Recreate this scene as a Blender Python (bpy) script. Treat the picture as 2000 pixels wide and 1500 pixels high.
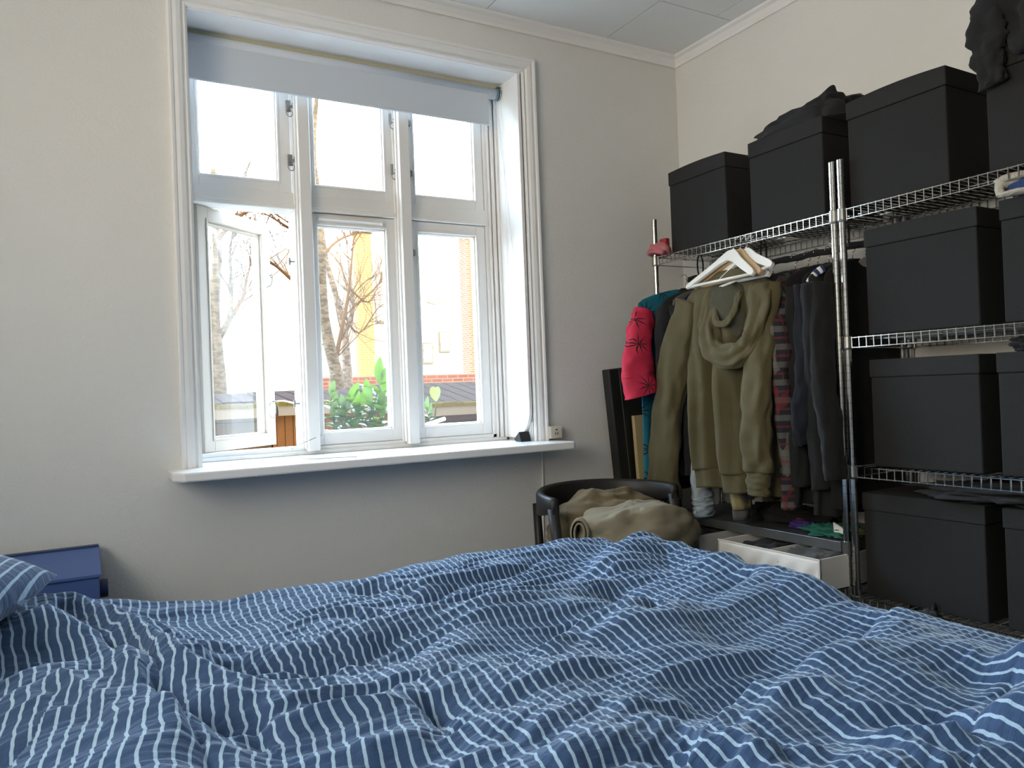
import bpy, math, random
import numpy as np
from mathutils import Vector, Matrix, noise
random.seed(4)
SC = bpy.context.scene
COL = SC.collection
for o in list(bpy.data.objects): bpy.data.objects.remove(o)

# ------------------------------------------------------------------ camera
F_PX, CH = 1492.06, 1.0811
yaw, pitch, roll = math.radians(29.726), math.radians(0.3646), math.radians(-2.1619)
FWD = Vector((math.sin(yaw)*math.cos(pitch), math.cos(yaw)*math.cos(pitch), math.sin(pitch)))
R0 = Vector((math.cos(yaw), -math.sin(yaw), 0)); U0 = R0.cross(FWD)
RT = R0*math.cos(roll) + U0*math.sin(roll); UP = U0*math.cos(roll) - R0*math.sin(roll)
cd = bpy.data.cameras.new('camera'); cam = bpy.data.objects.new('camera', cd); COL.objects.link(cam)
cd.sensor_width = 36; cd.lens = F_PX*36/2000; cd.clip_start = .02; cd.clip_end = 300
M = Matrix((RT, UP, -FWD)).transposed().to_4x4(); M.translation = (0, 0, CH); cam.matrix_world = M
SC.camera = cam
def at(u, v, ax, val):
    """point where the sight line of photo pixel (u,v) meets the plane ax=val (metres)"""
    d = FWD + RT*((u-1000)/F_PX) - UP*((v-750)/F_PX)
    o = Vector((0, 0, CH)); i = 'xyz'.index(ax)
    return o + d*((val-o[i])/d[i])

# ------------------------------------------------------------------ world, light, exposure
SC.view_settings.view_transform = 'Standard'; SC.view_settings.look = 'None'
SC.view_settings.gamma = 1; SC.view_settings.use_curve_mapping = False
SC.view_settings.exposure = 0.08
W = bpy.data.worlds.new('sky'); SC.world = W; W.use_nodes = True
nt = W.node_tree; nt.nodes.clear()
wo = nt.nodes.new('ShaderNodeOutputWorld'); bg = nt.nodes.new('ShaderNodeBackground')
tc = nt.nodes.new('ShaderNodeTexCoord'); sx = nt.nodes.new('ShaderNodeSeparateXYZ')
rp = nt.nodes.new('ShaderNodeValToRGB')
rp.color_ramp.elements[0].position = 0.47; rp.color_ramp.elements[0].color = (.42, .395, .35, 1)
rp.color_ramp.elements[1].position = 0.70; rp.color_ramp.elements[1].color = (.66, .85, 1.10, 1)
ma = nt.nodes.new('ShaderNodeMath'); ma.operation = 'MULTIPLY_ADD'; ma.inputs[1].default_value = .5; ma.inputs[2].default_value = .5
nt.links.new(tc.outputs['Generated'], sx.inputs[0]); nt.links.new(sx.outputs['Y'], ma.inputs[0])
nt.links.new(ma.outputs[0], rp.inputs[0])
# paler, warmer towards the horizon
mr = nt.nodes.new('ShaderNodeMapRange'); mr.inputs[1].default_value = .02; mr.inputs[2].default_value = .42; mr.inputs[3].default_value = 1; mr.inputs[4].default_value = 0
nt.links.new(sx.outputs['Z'], mr.inputs[0]); mxw = nt.nodes.new('ShaderNodeMix'); mxw.data_type = 'RGBA'; mxw.blend_type = 'MULTIPLY'
mxw.inputs[7].default_value = (1.12, .99, .84, 1); nt.links.new(mr.outputs[0], mxw.inputs[0]); nt.links.new(rp.outputs[0], mxw.inputs[6])
nt.links.new(mxw.outputs[2], bg.inputs['Color'])
bg.inputs['Strength'].default_value = 20
nt.links.new(bg.outputs[0], wo.inputs[0])
sd = bpy.data.lights.new('sun', 'SUN'); sd.energy = 9.0; sd.angle = math.radians(2); sd.color = (1, .84, .60)
so = bpy.data.objects.new('sun', sd); COL.objects.link(so)
so.rotation_euler = Vector((-.55, .75, -.42)).to_track_quat('-Z', 'Y').to_euler()
def portal(name, loc, rot, sx_, sy_):
    l = bpy.data.lights.new(name, 'AREA'); l.shape = 'RECTANGLE'; l.size = sx_; l.size_y = sy_
    o = bpy.data.objects.new(name, l); COL.objects.link(o); o.location = loc; o.rotation_euler = rot
    l.cycles.is_portal = True
portal('window_portal', (1.04, 3.35, 1.65), (math.radians(-90), 0, 0), 1.7, 1.8)
portal('added_window_portal', (-1.42, .75, 1.82), (0, math.radians(-90), 0), 1.4, 2.0)  # guides sky light through the added side window

# ------------------------------------------------------------------ materials
def newmat(name):
    m = bpy.data.materials.new(name); m.use_nodes = True
    return m, m.node_tree, m.node_tree.nodes['Principled BSDF']
def mix_rgb(nt, fac, a, b):
    n = nt.nodes.new('ShaderNodeMix'); n.data_type = 'RGBA'
    for s, v in ((n.inputs[0], fac), (n.inputs[6], a), (n.inputs[7], b)):
        if hasattr(v, 'is_output'): nt.links.new(v, s)
        else: s.default_value = v if not isinstance(v, tuple) else (*v[:3], 1)
    return n.outputs[2]
def mth(nt, op, a, b=None, c=None):
    n = nt.nodes.new('ShaderNodeMath'); n.operation = op
    for i, v in enumerate((a, b, c)):
        if v is None: continue
        if hasattr(v, 'is_output'): nt.links.new(v, n.inputs[i])
        else: n.inputs[i].default_value = v
    return n.outputs[0]
def coord(nt, kind='Object'):
    n = nt.nodes.new('ShaderNodeTexCoord'); return n.outputs[kind]
def noise_tex(nt, scale, detail=3, vec=None, rough=.55):
    n = nt.nodes.new('ShaderNodeTexNoise'); n.inputs['Scale'].default_value = scale
    n.inputs['Detail'].default_value = detail; n.inputs['Roughness'].default_value = rough
    nt.links.new(vec if vec is not None else coord(nt), n.inputs['Vector']); return n.outputs[0]
def mapping(nt, vec, scale=(1, 1, 1), rot=(0, 0, 0), loc=(0, 0, 0)):
    n = nt.nodes.new('ShaderNodeMapping'); nt.links.new(vec, n.inputs[0])
    n.inputs['Scale'].default_value = scale; n.inputs['Rotation'].default_value = rot; n.inputs['Location'].default_value = loc
    return n.outputs[0]
def bump(nt, b, h, strength, dist):
    n = nt.nodes.new('ShaderNodeBump'); n.inputs['Strength'].default_value = strength; n.inputs['Distance'].default_value = dist
    nt.links.new(h, n.inputs['Height']); nt.links.new(n.outputs[0], b.inputs['Normal'])
def mat(name, col, rough=.6, metal=0, nscale=8, nvar=.06, bscale=0, bstr=.2, bdist=.002, sheen=0, spec=.5, trans=0):
    m, nt, b = newmat(name)
    c2 = tuple(max(0, c*(1-nvar*2)) for c in col)
    f = noise_tex(nt, nscale)
    nt.links.new(mix_rgb(nt, f, col, c2), b.inputs['Base Color'])
    b.inputs['Roughness'].default_value = rough; b.inputs['Metallic'].default_value = metal
    b.inputs['Specular IOR Level'].default_value = spec
    if sheen: b.inputs['Sheen Weight'].default_value = sheen
    if bscale: bump(nt, b, noise_tex(nt, bscale, 4), bstr, bdist)
    return m
wallm = mat('textured_wall_paint', (.785, .78, .76), .75, nscale=2, nvar=.02, bscale=95, bstr=.55, bdist=.004)
ceilm = mat('ceiling_paint', (.83, .84, .83), .6, nscale=2, nvar=.015, bscale=260, bstr=.25, bdist=.002)
seamm = mat('ceiling_gap', (.42, .42, .41), .9)
paint = mat('gloss_white_paint', (.88, .88, .875), .32, nscale=3, nvar=.015, bscale=30, bstr=.06, bdist=.003)
paintw = mat('frame_white_paint', (.86, .835, .80), .35, nscale=3, nvar=.02, bscale=40, bstr=.05, bdist=.002)
sillm = mat('sill_white_paint', (.90, .90, .90), .22, nscale=3, nvar=.02, bscale=9, bstr=.05, bdist=.004)
floorm = mat('oak_floor', (.10, .062, .038), .45, nscale=14, nvar=.2)
chrome = mat('chrome', (.72, .71, .68), .16, 1, nscale=30, nvar=.08)
chromed = mat('dull_chrome', (.46, .46, .45), .3, 1, nscale=30, nvar=.1)
steel = mat('grey_steel', (.23, .235, .24), .38, .7, nscale=25, nvar=.12)
boxm = mat('black_felt', (.014, .014, .0145), .9, nscale=60, nvar=.12, bscale=300, bstr=.5, bdist=.002)
boxl = mat('black_felt_lid', (.015, .015, .0155), .88, nscale=60, nvar=.12, bscale=300, bstr=.5, bdist=.002)
blackm = mat('black_cloth', (.013, .013, .015), .95, nscale=20, nvar=.2, bscale=180, bstr=.4, bdist=.003, sheen=.05)
charm = mat('charcoal_cloth', (.017, .018, .021), .95, nscale=20, nvar=.15, bscale=150, bstr=.4, bdist=.003, sheen=.05)
navym = mat('dark_navy_cloth', (.012, .015, .026), .95, nscale=20, nvar=.15, bscale=150, bstr=.4, bdist=.003, sheen=.05)
olive = mat('olive_fleece', (.092, .075, .031), .95, nscale=9, nvar=.12, bscale=240, bstr=.5, bdist=.002, sheen=.06)
olived = mat('dark_olive_cloth', (.062, .056, .032), .95, nscale=9, nvar=.12, bscale=240, bstr=.5, bdist=.002)
khaki = mat('khaki_cotton', (.285, .245, .17), .9, nscale=6, nvar=.06, bscale=260, bstr=.3, bdist=.002)
khakid = mat('brown_khaki_cotton', (.20, .155, .09), .9, nscale=6, nvar=.1, bscale=260, bstr=.3, bdist=.002)
sandm = mat('sand_cotton', (.30, .25, .12), .9, nscale=6, nvar=.1, bscale=260, bstr=.3, bdist=.002)
denim = mat('pale_denim', (.52, .61, .70), .9, nscale=30, nvar=.15, bscale=260, bstr=.4, bdist=.002)
greym = mat('grey_cloth', (.12, .12, .12), .9, nscale=10, nvar=.1, bscale=200, bstr=.4, bdist=.002)
darkgreenm = mat('teal_cloth', (.02, .17, .12), .8, nscale=12, nvar=.2)
redm = mat('red_cloth', (.45, .06, .03), .8, nscale=12, nvar=.2)
purplem = mat('purple_cloth', (.08, .04, .25), .8, nscale=12, nvar=.2)
whitecloth = mat('white_nonwoven', (.84, .81, .77), .8, nscale=6, nvar=.03, bscale=200, bstr=.2, bdist=.002)
papern = mat('white_board', (.62, .60, .57), .7, nscale=6, nvar=.05)
pinkm = mat('pink_plastic', (.62, .18, .20), .45, nscale=18, nvar=.25)
redbox = mat('red_card', (.45, .035, .05), .6)
hangw = mat('white_lacquer', (.80, .77, .72), .35, nscale=8, nvar=.02)
hangn = mat('light_wood', (.62, .42, .22), .45, nscale=20, nvar=.15)
hangd = mat('dark_hanger', (.03, .025, .02), .5)
rubber = mat('black_rubber', (.012, .012, .014), .6)
plast = mat('cream_plastic', (.70, .66, .58), .4)
slotm = mat('dark_slot', (.02, .02, .02), .9)
blindm = mat('blind_cloth', (.68, .73, .80), .75, nscale=300, nvar=.03)
_n = blindm.node_tree; _t = _n.nodes.new('ShaderNodeBsdfTranslucent'); _t.inputs[0].default_value = (.55, .68, .85, 1); _m = _n.nodes.new('ShaderNodeMixShader'); _m.inputs[0].default_value = .04
_n.links.new(_n.nodes['Principled BSDF'].outputs[0], _m.inputs[1]); _n.links.new(_t.outputs[0], _m.inputs[2]); _n.links.new(_m.outputs[0], _n.nodes['Material Output'].inputs[0])
rawwood = mat('yellowed_wood', (.62, .60, .44), .5, nscale=12, nvar=.06)
bluem = mat('blue_metal', (.085, .15, .40), .42, nscale=5, nvar=.05, bscale=200, bstr=.1, bdist=.001)
bluedk = mat('blue_metal_edge', (.02, .045, .13), .5)
blackwood = mat('black_wood', (.016, .015, .015), .5, nscale=12, nvar=.2)
leather = mat('black_case', (.014, .015, .014), .5, nscale=12, nvar=.2, bscale=200, bstr=.3, bdist=.001)
yboard = mat('pale_pine', (.55, .43, .22), .5, nscale=10, nvar=.08)
matt = mat('mattress_cloth', (.75, .74, .72), .9)
bedwood = mat('bed_wood', (.16, .10, .06), .5)
woolw = mat('white_wool', (.62, .58, .48), 1, nscale=60, nvar=.15, bscale=160, bstr=1, bdist=.006, sheen=.3)
woolb = mat('blue_wool', (.012, .05, .19), 1, nscale=60, nvar=.15, bscale=160, bstr=1, bdist=.006, sheen=.2)
greenwire = mat('green_stem', (.25, .33, .20), .6)
pearl = mat('pearl_button', (.85, .85, .8), .2)
zinc = mat('zinc_fitting', (.30, .30, .29), .4, .6)
def fabric_duvet():
    m, nt, b = newmat('striped_duvet_cotton')
    uv = coord(nt, 'UV'); s = nt.nodes.new('ShaderNodeSeparateXYZ'); nt.links.new(uv, s.inputs[0])
    wob = noise_tex(nt, 6, 2, uv)
    u = mth(nt, 'MULTIPLY_ADD', wob, .010, s.outputs[0])
    ph = mth(nt, 'FRACT', mth(nt, 'MULTIPLY', u, 1/.0215))
    d = mth(nt, 'ABSOLUTE', mth(nt, 'SUBTRACT', ph, .5))
    edge = noise_tex(nt, 900, 1, uv)
    lim = mth(nt, 'MULTIPLY_ADD', edge, .03, .105)
    sm = nt.nodes.new('ShaderNodeMapRange'); sm.interpolation_type = 'SMOOTHSTEP'
    nt.links.new(mth(nt, 'SUBTRACT', lim, d), sm.inputs[0]); sm.inputs[1].default_value = -.015; sm.inputs[2].default_value = .02
    stripe = sm.outputs[0]
    # chambray yarn: fine streaks both ways
    a = noise_tex(nt, 1, 3, mapping(nt, uv, (700, 25, 1))); c = noise_tex(nt, 1, 3, mapping(nt, uv, (25, 700, 1)))
    y = mth(nt, 'MULTIPLY', mth(nt, 'ADD', a, c), .5)
    base = mix_rgb(nt, y, (.010, .025, .062), (.048, .110, .245))
    st = mix_rgb(nt, y, (.26, .37, .48), (.44, .60, .76))
    nt.links.new(mix_rgb(nt, stripe, base, st), b.inputs['Base Color'])
    b.inputs['Roughness'].default_value = .85; b.inputs['Sheen Weight'].default_value = .45; b.inputs['Sheen Roughness'].default_value = .35; b.inputs['Sheen Tint'].default_value = (.7, .85, 1, 1)
    h1 = noise_tex(nt, 1, 4, mapping(nt, uv, (9, 40, 1), (0, 0, .15)), .6)
    h2 = noise_tex(nt, 55, 3, uv)
    bump(nt, b, mth(nt, 'ADD', h1, mth(nt, 'MULTIPLY', h2, .25)), .55, .012)
    return m
duvetm = fabric_duvet()
def fabric_palm(name, col):
    m, nt, b = newmat(name)
    o = coord(nt, 'Object'); v = nt.nodes.new('ShaderNodeTexVoronoi'); v.inputs['Scale'].default_value = 7.5
    s = nt.nodes.new('ShaderNodeSeparateXYZ'); nt.links.new(o, s.inputs[0])
    cb = nt.nodes.new('ShaderNodeCombineXYZ')
    nt.links.new(mth(nt, 'ADD', s.outputs[0], s.outputs[1]), cb.inputs[0]); nt.links.new(s.outputs[2], cb.inputs[1])
    v.voronoi_dimensions = '2D'; nt.links.new(cb.outputs[0], v.inputs['Vector']); v.inputs['Randomness'].default_value = .6
    sub = nt.nodes.new('ShaderNodeVectorMath'); sub.operation = 'SUBTRACT'
    nt.links.new(cb.outputs[0], sub.inputs[0]); nt.links.new(v.outputs['Position'], sub.inputs[1])
    s2 = nt.nodes.new('ShaderNodeSeparateXYZ'); nt.links.new(sub.outputs[0], s2.inputs[0])
    ang = mth(nt, 'ARCTAN2', s2.outputs[1], s2.outputs[0])
    rr = v.outputs['Distance']
    w = mth(nt, 'ABSOLUTE', mth(nt, 'SINE', mth(nt, 'MULTIPLY', ang, 4.5)))
    lim = mth(nt, 'MULTIPLY_ADD', mth(nt, 'POWER', w, .5), -.42, .44)
    msk = mth(nt, 'LESS_THAN', rr, lim)
    nt.links.new(mix_rgb(nt, msk, col, (.006, .008, .012)), b.inputs['Base Color']); b.inputs['Roughness'].default_value = .75
    return m
palmteal = fabric_palm('teal_palm_cloth', (.01, .16, .24)); palmpink = fabric_palm('pink_palm_cloth', (.62, .025, .075))
def fabric_plaid(name, base, l1, l2, per=.062):
    m, nt, b = newmat(name)
    o = coord(nt, 'Object'); s = nt.nodes.new('ShaderNodeSeparateXYZ'); nt.links.new(o, s.inputs[0])
    h = mth(nt, 'ADD', s.outputs[0], s.outputs[1])
    def band(x, off, w):
        return mth(nt, 'LESS_THAN', mth(nt, 'FRACT', mth(nt, 'MULTIPLY_ADD', x, 1/per, off)), w)
    c = mix_rgb(nt, mth(nt, 'MULTIPLY', band(h, 0, .30), .7), base, l1)
    c = mix_rgb(nt, mth(nt, 'MULTIPLY', band(s.outputs[2], 0, .34), .6), c, l1)
    c = mix_rgb(nt, mth(nt, 'MULTIPLY', band(h, .45, .12), .6), c, l2)
    c = mix_rgb(nt, mth(nt, 'MULTIPLY', band(s.outputs[2], .4, .14), .6), c, l2)
    nt.links.new(c, b.inputs['Base Color']); b.inputs['Roughness'].default_value = .9
    return m
plaid = fabric_plaid('plaid_flannel', (.022, .022, .032), (.17, .16, .14), (.20, .03, .035))
plaidn = fabric_plaid('navy_check', (.018, .022, .04), (.05, .06, .10), (.16, .17, .19), .05)
stripem = fabric_plaid('blue_white_ribbing', (.55, .55, .5), (.55, .55, .5), (.55, .55, .5))
brickm0 = mat('shade_block_brick', (.35, .15, .10), .9)
def glass_mat():
    m = bpy.data.materials.new('window_glass'); m.use_nodes = True; nt = m.node_tree; nt.nodes.clear()
    o = nt.nodes.new('ShaderNodeOutputMaterial'); t = nt.nodes.new('ShaderNodeBsdfTransparent'); g = nt.nodes.new('ShaderNodeBsdfGlossy')
    t.inputs[0].default_value = (.96, .97, .96, 1); g.inputs['Roughness'].default_value = .02
    mx = nt.nodes.new('ShaderNodeMixShader'); lw = nt.nodes.new('ShaderNodeLayerWeight'); lw.inputs[0].default_value = .25
    nt.links.new(mth(nt, 'MULTIPLY', lw.outputs['Fresnel'], .14), mx.inputs[0])
    tl = nt.nodes.new('ShaderNodeBsdfTranslucent'); tl.inputs[0].default_value = (1, .97, .9, 1); m2 = nt.nodes.new('ShaderNodeMixShader'); m2.inputs[0].default_value = .010
    nt.links.new(t.outputs[0], m2.inputs[1]); nt.links.new(tl.outputs[0], m2.inputs[2]); nt.links.new(m2.outputs[0], mx.inputs[1])
    nt.links.new(g.outputs[0], mx.inputs[2]); nt.links.new(mx.outputs[0], o.inputs[0])
    return m
glassm = glass_mat()

# ------------------------------------------------------------------ mesh tools
class MB:
    def __init__(s): s.v = []; s.f = []; s.mi = []; s.cur = 0
    def add(s, vs, fs):
        k = len(s.v); s.v += [tuple(p) for p in vs]; s.f += [tuple(i+k for i in f) for f in fs]; s.mi += [s.cur]*len(fs); return s
    def box(s, a, b, bev=0):
        x0, y0, z0 = [min(p, q) for p, q in zip(a, b)]; x1, y1, z1 = [max(p, q) for p, q in zip(a, b)]
        if not bev:
            vs = [(x, y, z) for x in (x0, x1) for y in (y0, y1) for z in (z0, z1)]
            return s.add(vs, [(0,1,3,2),(4,6,7,5),(0,4,5,1),(2,3,7,6),(0,2,6,4),(1,5,7,3)])
        c = bev; vs = []; idx = {}
        for i, (X, sxx) in enumerate(((x0, 1), (x1, -1))):
            for j, (Y, sy) in enumerate(((y0, 1), (y1, -1))):
                for k, (Z, sz) in enumerate(((z0, 1), (z1, -1))):
                    for a_, q in enumerate(((X, Y+sy*c, Z+sz*c), (X+sxx*c, Y, Z+sz*c), (X+sxx*c, Y+sy*c, Z))):
                        idx[i, j, k, a_] = len(vs); vs.append(q)
        g = lambda i, j, k, a_: idx[i, j, k, a_]
        fs = []
        for i in (0, 1): fs.append((g(i,0,0,0), g(i,1,0,0), g(i,1,1,0), g(i,0,1,0)))
        for j in (0, 1): fs.append((g(0,j,0,1), g(1,j,0,1), g(1,j,1,1), g(0,j,1,1)))
        for k in (0, 1): fs.append((g(0,0,k,2), g(1,0,k,2), g(1,1,k,2), g(0,1,k,2)))
        for j in (0, 1):
            for k in (0, 1): fs.append((g(0,j,k,1), g(1,j,k,1), g(1,j,k,2), g(0,j,k,2)))
        for i in (0, 1):
            for k in (0, 1): fs.append((g(i,0,k,0), g(i,1,k,0), g(i,1,k,2), g(i,0,k,2)))
        for i in (0, 1):
            for j in (0, 1): fs.append((g(i,j,0,0), g(i,j,1,0), g(i,j,1,1), g(i,j,0,1)))
        for i in (0, 1):
            for j in (0, 1):
                for k in (0, 1): fs.append((g(i,j,k,0), g(i,j,k,1), g(i,j,k,2)))
        return s.add(vs, fs)
    def tube(s, pts, r, n=8, cap=True, rb=None, up=None):
        pts = [Vector(p) for p in pts]; N = len(pts)
        if not hasattr(r, '__len__'): r = [r]*N
        vs = []; t0 = (pts[1]-pts[0]).normalized()
        a = Vector(up) if up else (Vector((0, 0, 1)) if abs(t0.z) < .9 else Vector((1, 0, 0)))
        a = (a - t0*a.dot(t0)).normalized()
        for i, p in enumerate(pts):
            t = (pts[min(i+1, N-1)]-pts[max(i-1, 0)]).normalized()
            a = (a - t*a.dot(t)).normalized(); b = t.cross(a)
            r2 = (rb[i] if rb else r[i])
            for k in range(n):
                q = 2*math.pi*k/n; vs.append(p + a*(r[i]*math.cos(q)) + b*(r2*math.sin(q)))
        fs = [(i*n+k, i*n+(k+1)%n, (i+1)*n+(k+1)%n, (i+1)*n+k) for i in range(N-1) for k in range(n)]
        if cap: fs += [tuple(range(n-1, -1, -1)), tuple((N-1)*n+k for k in range(n))]
        return s.add(vs, fs)
    def rings(s, R, cap0=True, cap1=True):
        n = len(R[0]); vs = [p for r in R for p in r]
        fs = [(i*n+k, i*n+(k+1)%n, (i+1)*n+(k+1)%n, (i+1)*n+k) for i in range(len(R)-1) for k in range(n)]
        if cap0: fs.append(tuple(range(n-1, -1, -1)))
        if cap1: fs.append(tuple((len(R)-1)*n+k for k in range(n)))
        return s.add(vs, fs)
    def prism(s, poly, ax, a, b):
        """poly: 2-D points in the two other axes (cyclic order), swept along ax from a to b"""
        n = len(poly)
        def P(p, t): return {'x': (t, p[0], p[1]), 'y': (p[0], t, p[1]), 'z': (p[0], p[1], t)}[ax]
        vs = [P(p, a) for p in poly] + [P(p, b) for p in poly]
        fs = [(k, (k+1) % n, n+(k+1) % n, n+k) for k in range(n)] + [tuple(range(n-1, -1, -1)), tuple(range(n, 2*n))]
        return s.add(vs, fs)
    def blob(s, c, rad, amp=.1, fr=4, n=40, m=24, e=1.0, seed=0, flat=None):
        vs = []
        for j in range(m+1):
            th = math.pi*j/m
            for i in range(n):
                ph = 2*math.pi*i/n
                sg = lambda x: math.copysign(abs(x)**e, x)
                d = Vector((sg(math.sin(th))*sg(math.cos(ph)), sg(math.sin(th))*sg(math.sin(ph)), sg(math.cos(th))))
                k = 1 + amp*(noise.noise(d*fr + Vector((seed, seed*2, 0)))) + amp*.5*noise.noise(d*fr*2.3+Vector((0, seed, 3)))
                p = Vector((d.x*rad[0]*k, d.y*rad[1]*k, d.z*rad[2]*k)) + Vector(c)
                if flat is not None and p.z < flat: p.z = flat
                vs.append(p)
        return s.add(vs, [(j*n+i, j*n+(i+1) % n, (j+1)*n+(i+1) % n, (j+1)*n+i) for j in range(m) for i in range(n)])
    def build(s, name, m, parent=None, smooth=False, bevel=0, subsurf=0, solid=0):
        me = bpy.data.meshes.new(name)
        off = Vector((0, 0, 0)); q = parent
        while q is not None: off += q.location; q = q.parent
        me.from_pydata([(v[0]-off.x, v[1]-off.y, v[2]-off.z) for v in s.v], [], s.f)
        me.validate(); 
        mm = m if isinstance(m, (list, tuple)) else [m]
        for x in mm: me.materials.append(x)
        if len(mm) > 1:
            for p, i in zip(me.polygons, s.mi): p.material_index = i
        if smooth: me.shade_smooth()
        import bmesh
        bm = bmesh.new(); bm.from_mesh(me); bmesh.ops.recalc_face_normals(bm, faces=bm.faces); bm.to_mesh(me); bm.free()
        o = bpy.data.objects.new(name, me); COL.objects.link(o)
        if parent is not None: o.parent = parent
        if solid: md = o.modifiers.new('thickness', 'SOLIDIFY'); md.thickness = solid; md.offset = 0
        if bevel: md = o.modifiers.new('bevel', 'BEVEL'); md.width = bevel; md.segments = 2; md.limit_method = 'ANGLE'
        if subsurf: md = o.modifiers.new('subsurf', 'SUBSURF'); md.levels = subsurf; md.render_levels = subsurf
        return o
def tag(o, label=None, cat=None, group=None, kind=None):
    if label: o['label'] = label
    if cat: o['category'] = cat
    if group: o['group'] = group
    if kind: o['kind'] = kind
    return o
def empty(name, loc, label=None, cat=None, group=None, kind=None):
    o = bpy.data.objects.new(name, None); COL.objects.link(o); o.location = loc; o.empty_display_size = .05
    return tag(o, label, cat, group, kind)
def copy_tree(o, parent=None):
    c = o.copy(); COL.objects.link(c)
    if parent: c.parent = parent
    for ch in list(o.children): copy_tree(ch, c)
    return c
def struct(mb, name, m, **k): return tag(mb.build(name, m, **k), kind='structure')
def smoothline(pts, n=8):
    P = [Vector(p) for p in pts]; out = []
    for i in range(len(P)-1):
        p0, p1, p2, p3 = P[max(i-1, 0)], P[i], P[i+1], P[min(i+2, len(P)-1)]
        for k in range(n):
            t = k/n; out.append(.5*((2*p1)+(p2-p0)*t+(2*p0-5*p1+4*p2-p3)*t*t+(3*p1-p0-3*p2+p3)*t**3))
    return out+[P[-1]]

# ================================================================== SETTING
D, XW, XL, YN, ZC = 2.832, 2.6105, -1.15, -1.7, 2.675
OX0, OX1, OZ0, OZ1, YO = .369, 1.717, .82, 2.449, 3.28     # window opening
w = MB(); w.box((XL-.3, D, 0), (OX0, YO, ZC)).box((OX1, D, 0), (XW+.3, YO, ZC)).box((OX0, D, 0), (OX1, YO, OZ0)).box((OX0, D, OZ1), (OX1, YO, ZC))
struct(w, 'wall_back', wallm)
struct(MB().box((XW, YN-.3, 0), (XW+.3, D, ZC)), 'wall_right', wallm)
w = MB(); w.box((XL-.3, YN, 0), (XL, -.15, ZC)).box((XL-.3, 1.65, 0), (XL, D, ZC)).box((XL-.3, -.15, 0), (XL, 1.65, 1.15)).box((XL-.3, -.15, 2.5), (XL, 1.65, ZC))
struct(w, 'wall_left', wallm)
struct(MB().box((XL-.3, YN-.3, 0), (XW, YN, ZC)), 'wall_front', mat('bounce_cut_grey', (.22, .21, .20), .7))  # unseen wall given a dark grey to cut light bouncing onto the bed
w = MB()
for j in range(8): w.box((XL-.3, YN-.3+j*.72, -.12), (XW+.3, YN-.3+j*.72+.7195, 0))
struct(MB().box((XL-.3, YN-.3, -.15), (XW+.3, YO, 0)), 'floor', floorm)
c = MB(); c.cur = 1; c.box((XL-.3, YN-.3, ZC+.006), (XW+.3, YO, ZC+.3)); c.cur = 0
g = .002
for r_, (y0, y1) in enumerate(((2.42, D+.05), (1.2, 2.42), (-.02, 1.2), (-1.24, -.02), (YN-.05, -1.24))):
    x = 2.164 + .6237 - (.31 if r_ % 2 else 0) + .6237
    while x > XL-.1:
        xa, xb = max(x-.6237, XL-.1), min(x, XW+.05)
        if xb > xa+.01: c.box((xa+g, y0+g, ZC), (xb-g, y1-g, ZC+.012))
        x -= .6237
struct(c, 'ceiling', [ceilm, seamm])
# unseen storeys above and wing to the right, added to shade the near garden
struct(MB().box((XL-.3, YN-.3, ZC+.3), (32, YO, 8.2)).box((XW+.3, YN-.3, -1.3), (32, YO, ZC+.3)), 'shade_block', brickm0)
# cove mouldings under the ceiling
pf = lambda s: [(0, 0), (0, -.045*s), (.006, -.05*s), (.010, -.036*s), (.020, -.018*s), (.034, -.010*s), (.038, 0)]
struct(MB().prism([(D-a, ZC+.001+b) for a, b in pf(1)], 'x', XL, XW), 'trim_1', paint)
struct(MB().prism([(XW-a, ZC+.001+b) for a, b in pf(1)], 'y', YN, D), 'trim_2', paint)
for nm, a, b in (('baseboard_back', (XL, D-.015, 0), (XW, D, .12)), ('baseboard_right', (XW-.015, YN, 0), (XW, D-.015, .12)), ('baseboard_left', (XL, YN, 0), (XL+.015, D-.015, .12))):
    struct(MB().box(a, b), nm, paint, bevel=.003)

# ---- window_1
win = empty('window_1', (1.04, D, .82), kind='structure')
# casing: stepped profile around left, top, right
prof = [(0, -.16), (0, .012), (.006, .016), (.010, .010), (.014, .010), (.020, .020), (.034, .024), (.046, .022), (.050, .026), (.058, .028), (.0644, .022), (.0644, -.02)]
cs = MB(); n = len(prof); vs = []
for (x, z, dx, dz) in ((OX0, OZ0+.03, -1, 0), (OX0, OZ1, -1, 1), (OX1, OZ1, 1, 1), (OX1, OZ0+.03, 1, 0)):
    for a, b in prof: vs.append((x+dx*a, D-max(b, -.001) if b > -.1 else D+.004, z+dz*a))
fs = []
for k in range(3):
    for i in range(n-1): fs.append((k*n+i, k*n+i+1, (k+1)*n+i+1, (k+1)*n+i))
cs.add(vs, fs); cs.build('casing', paint, win)
# reveal lining: left, top, and right board with rounded lower front corner
YF = 3.045
lin = MB(); lin.box((OX0-.002, D-.004, OZ0), (OX0+.004, YF, OZ1+.002)).box((OX0, D-.004, OZ1-.004), (OX1, YF, OZ1+.002)).box((OX1-.004, D+.02, OZ0), (OX1+.002, YF, OZ1))
lin.build('reveal_lining', paint, win)
poly = [(YF, OZ1-.004), (D-.006, OZ1-.004), (D-.006, 1.00)]
for k in range(1, 13):
    a = math.pi/2*k/12; poly.append((D-.006+.125*(1-math.cos(a)), 1.00-.135*math.sin(a)))
poly += [(YF, .862)]
MB().prism(poly, 'x', OX1-.022, OX1-.006).build('reveal_board', paint, win, bevel=.003)
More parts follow.
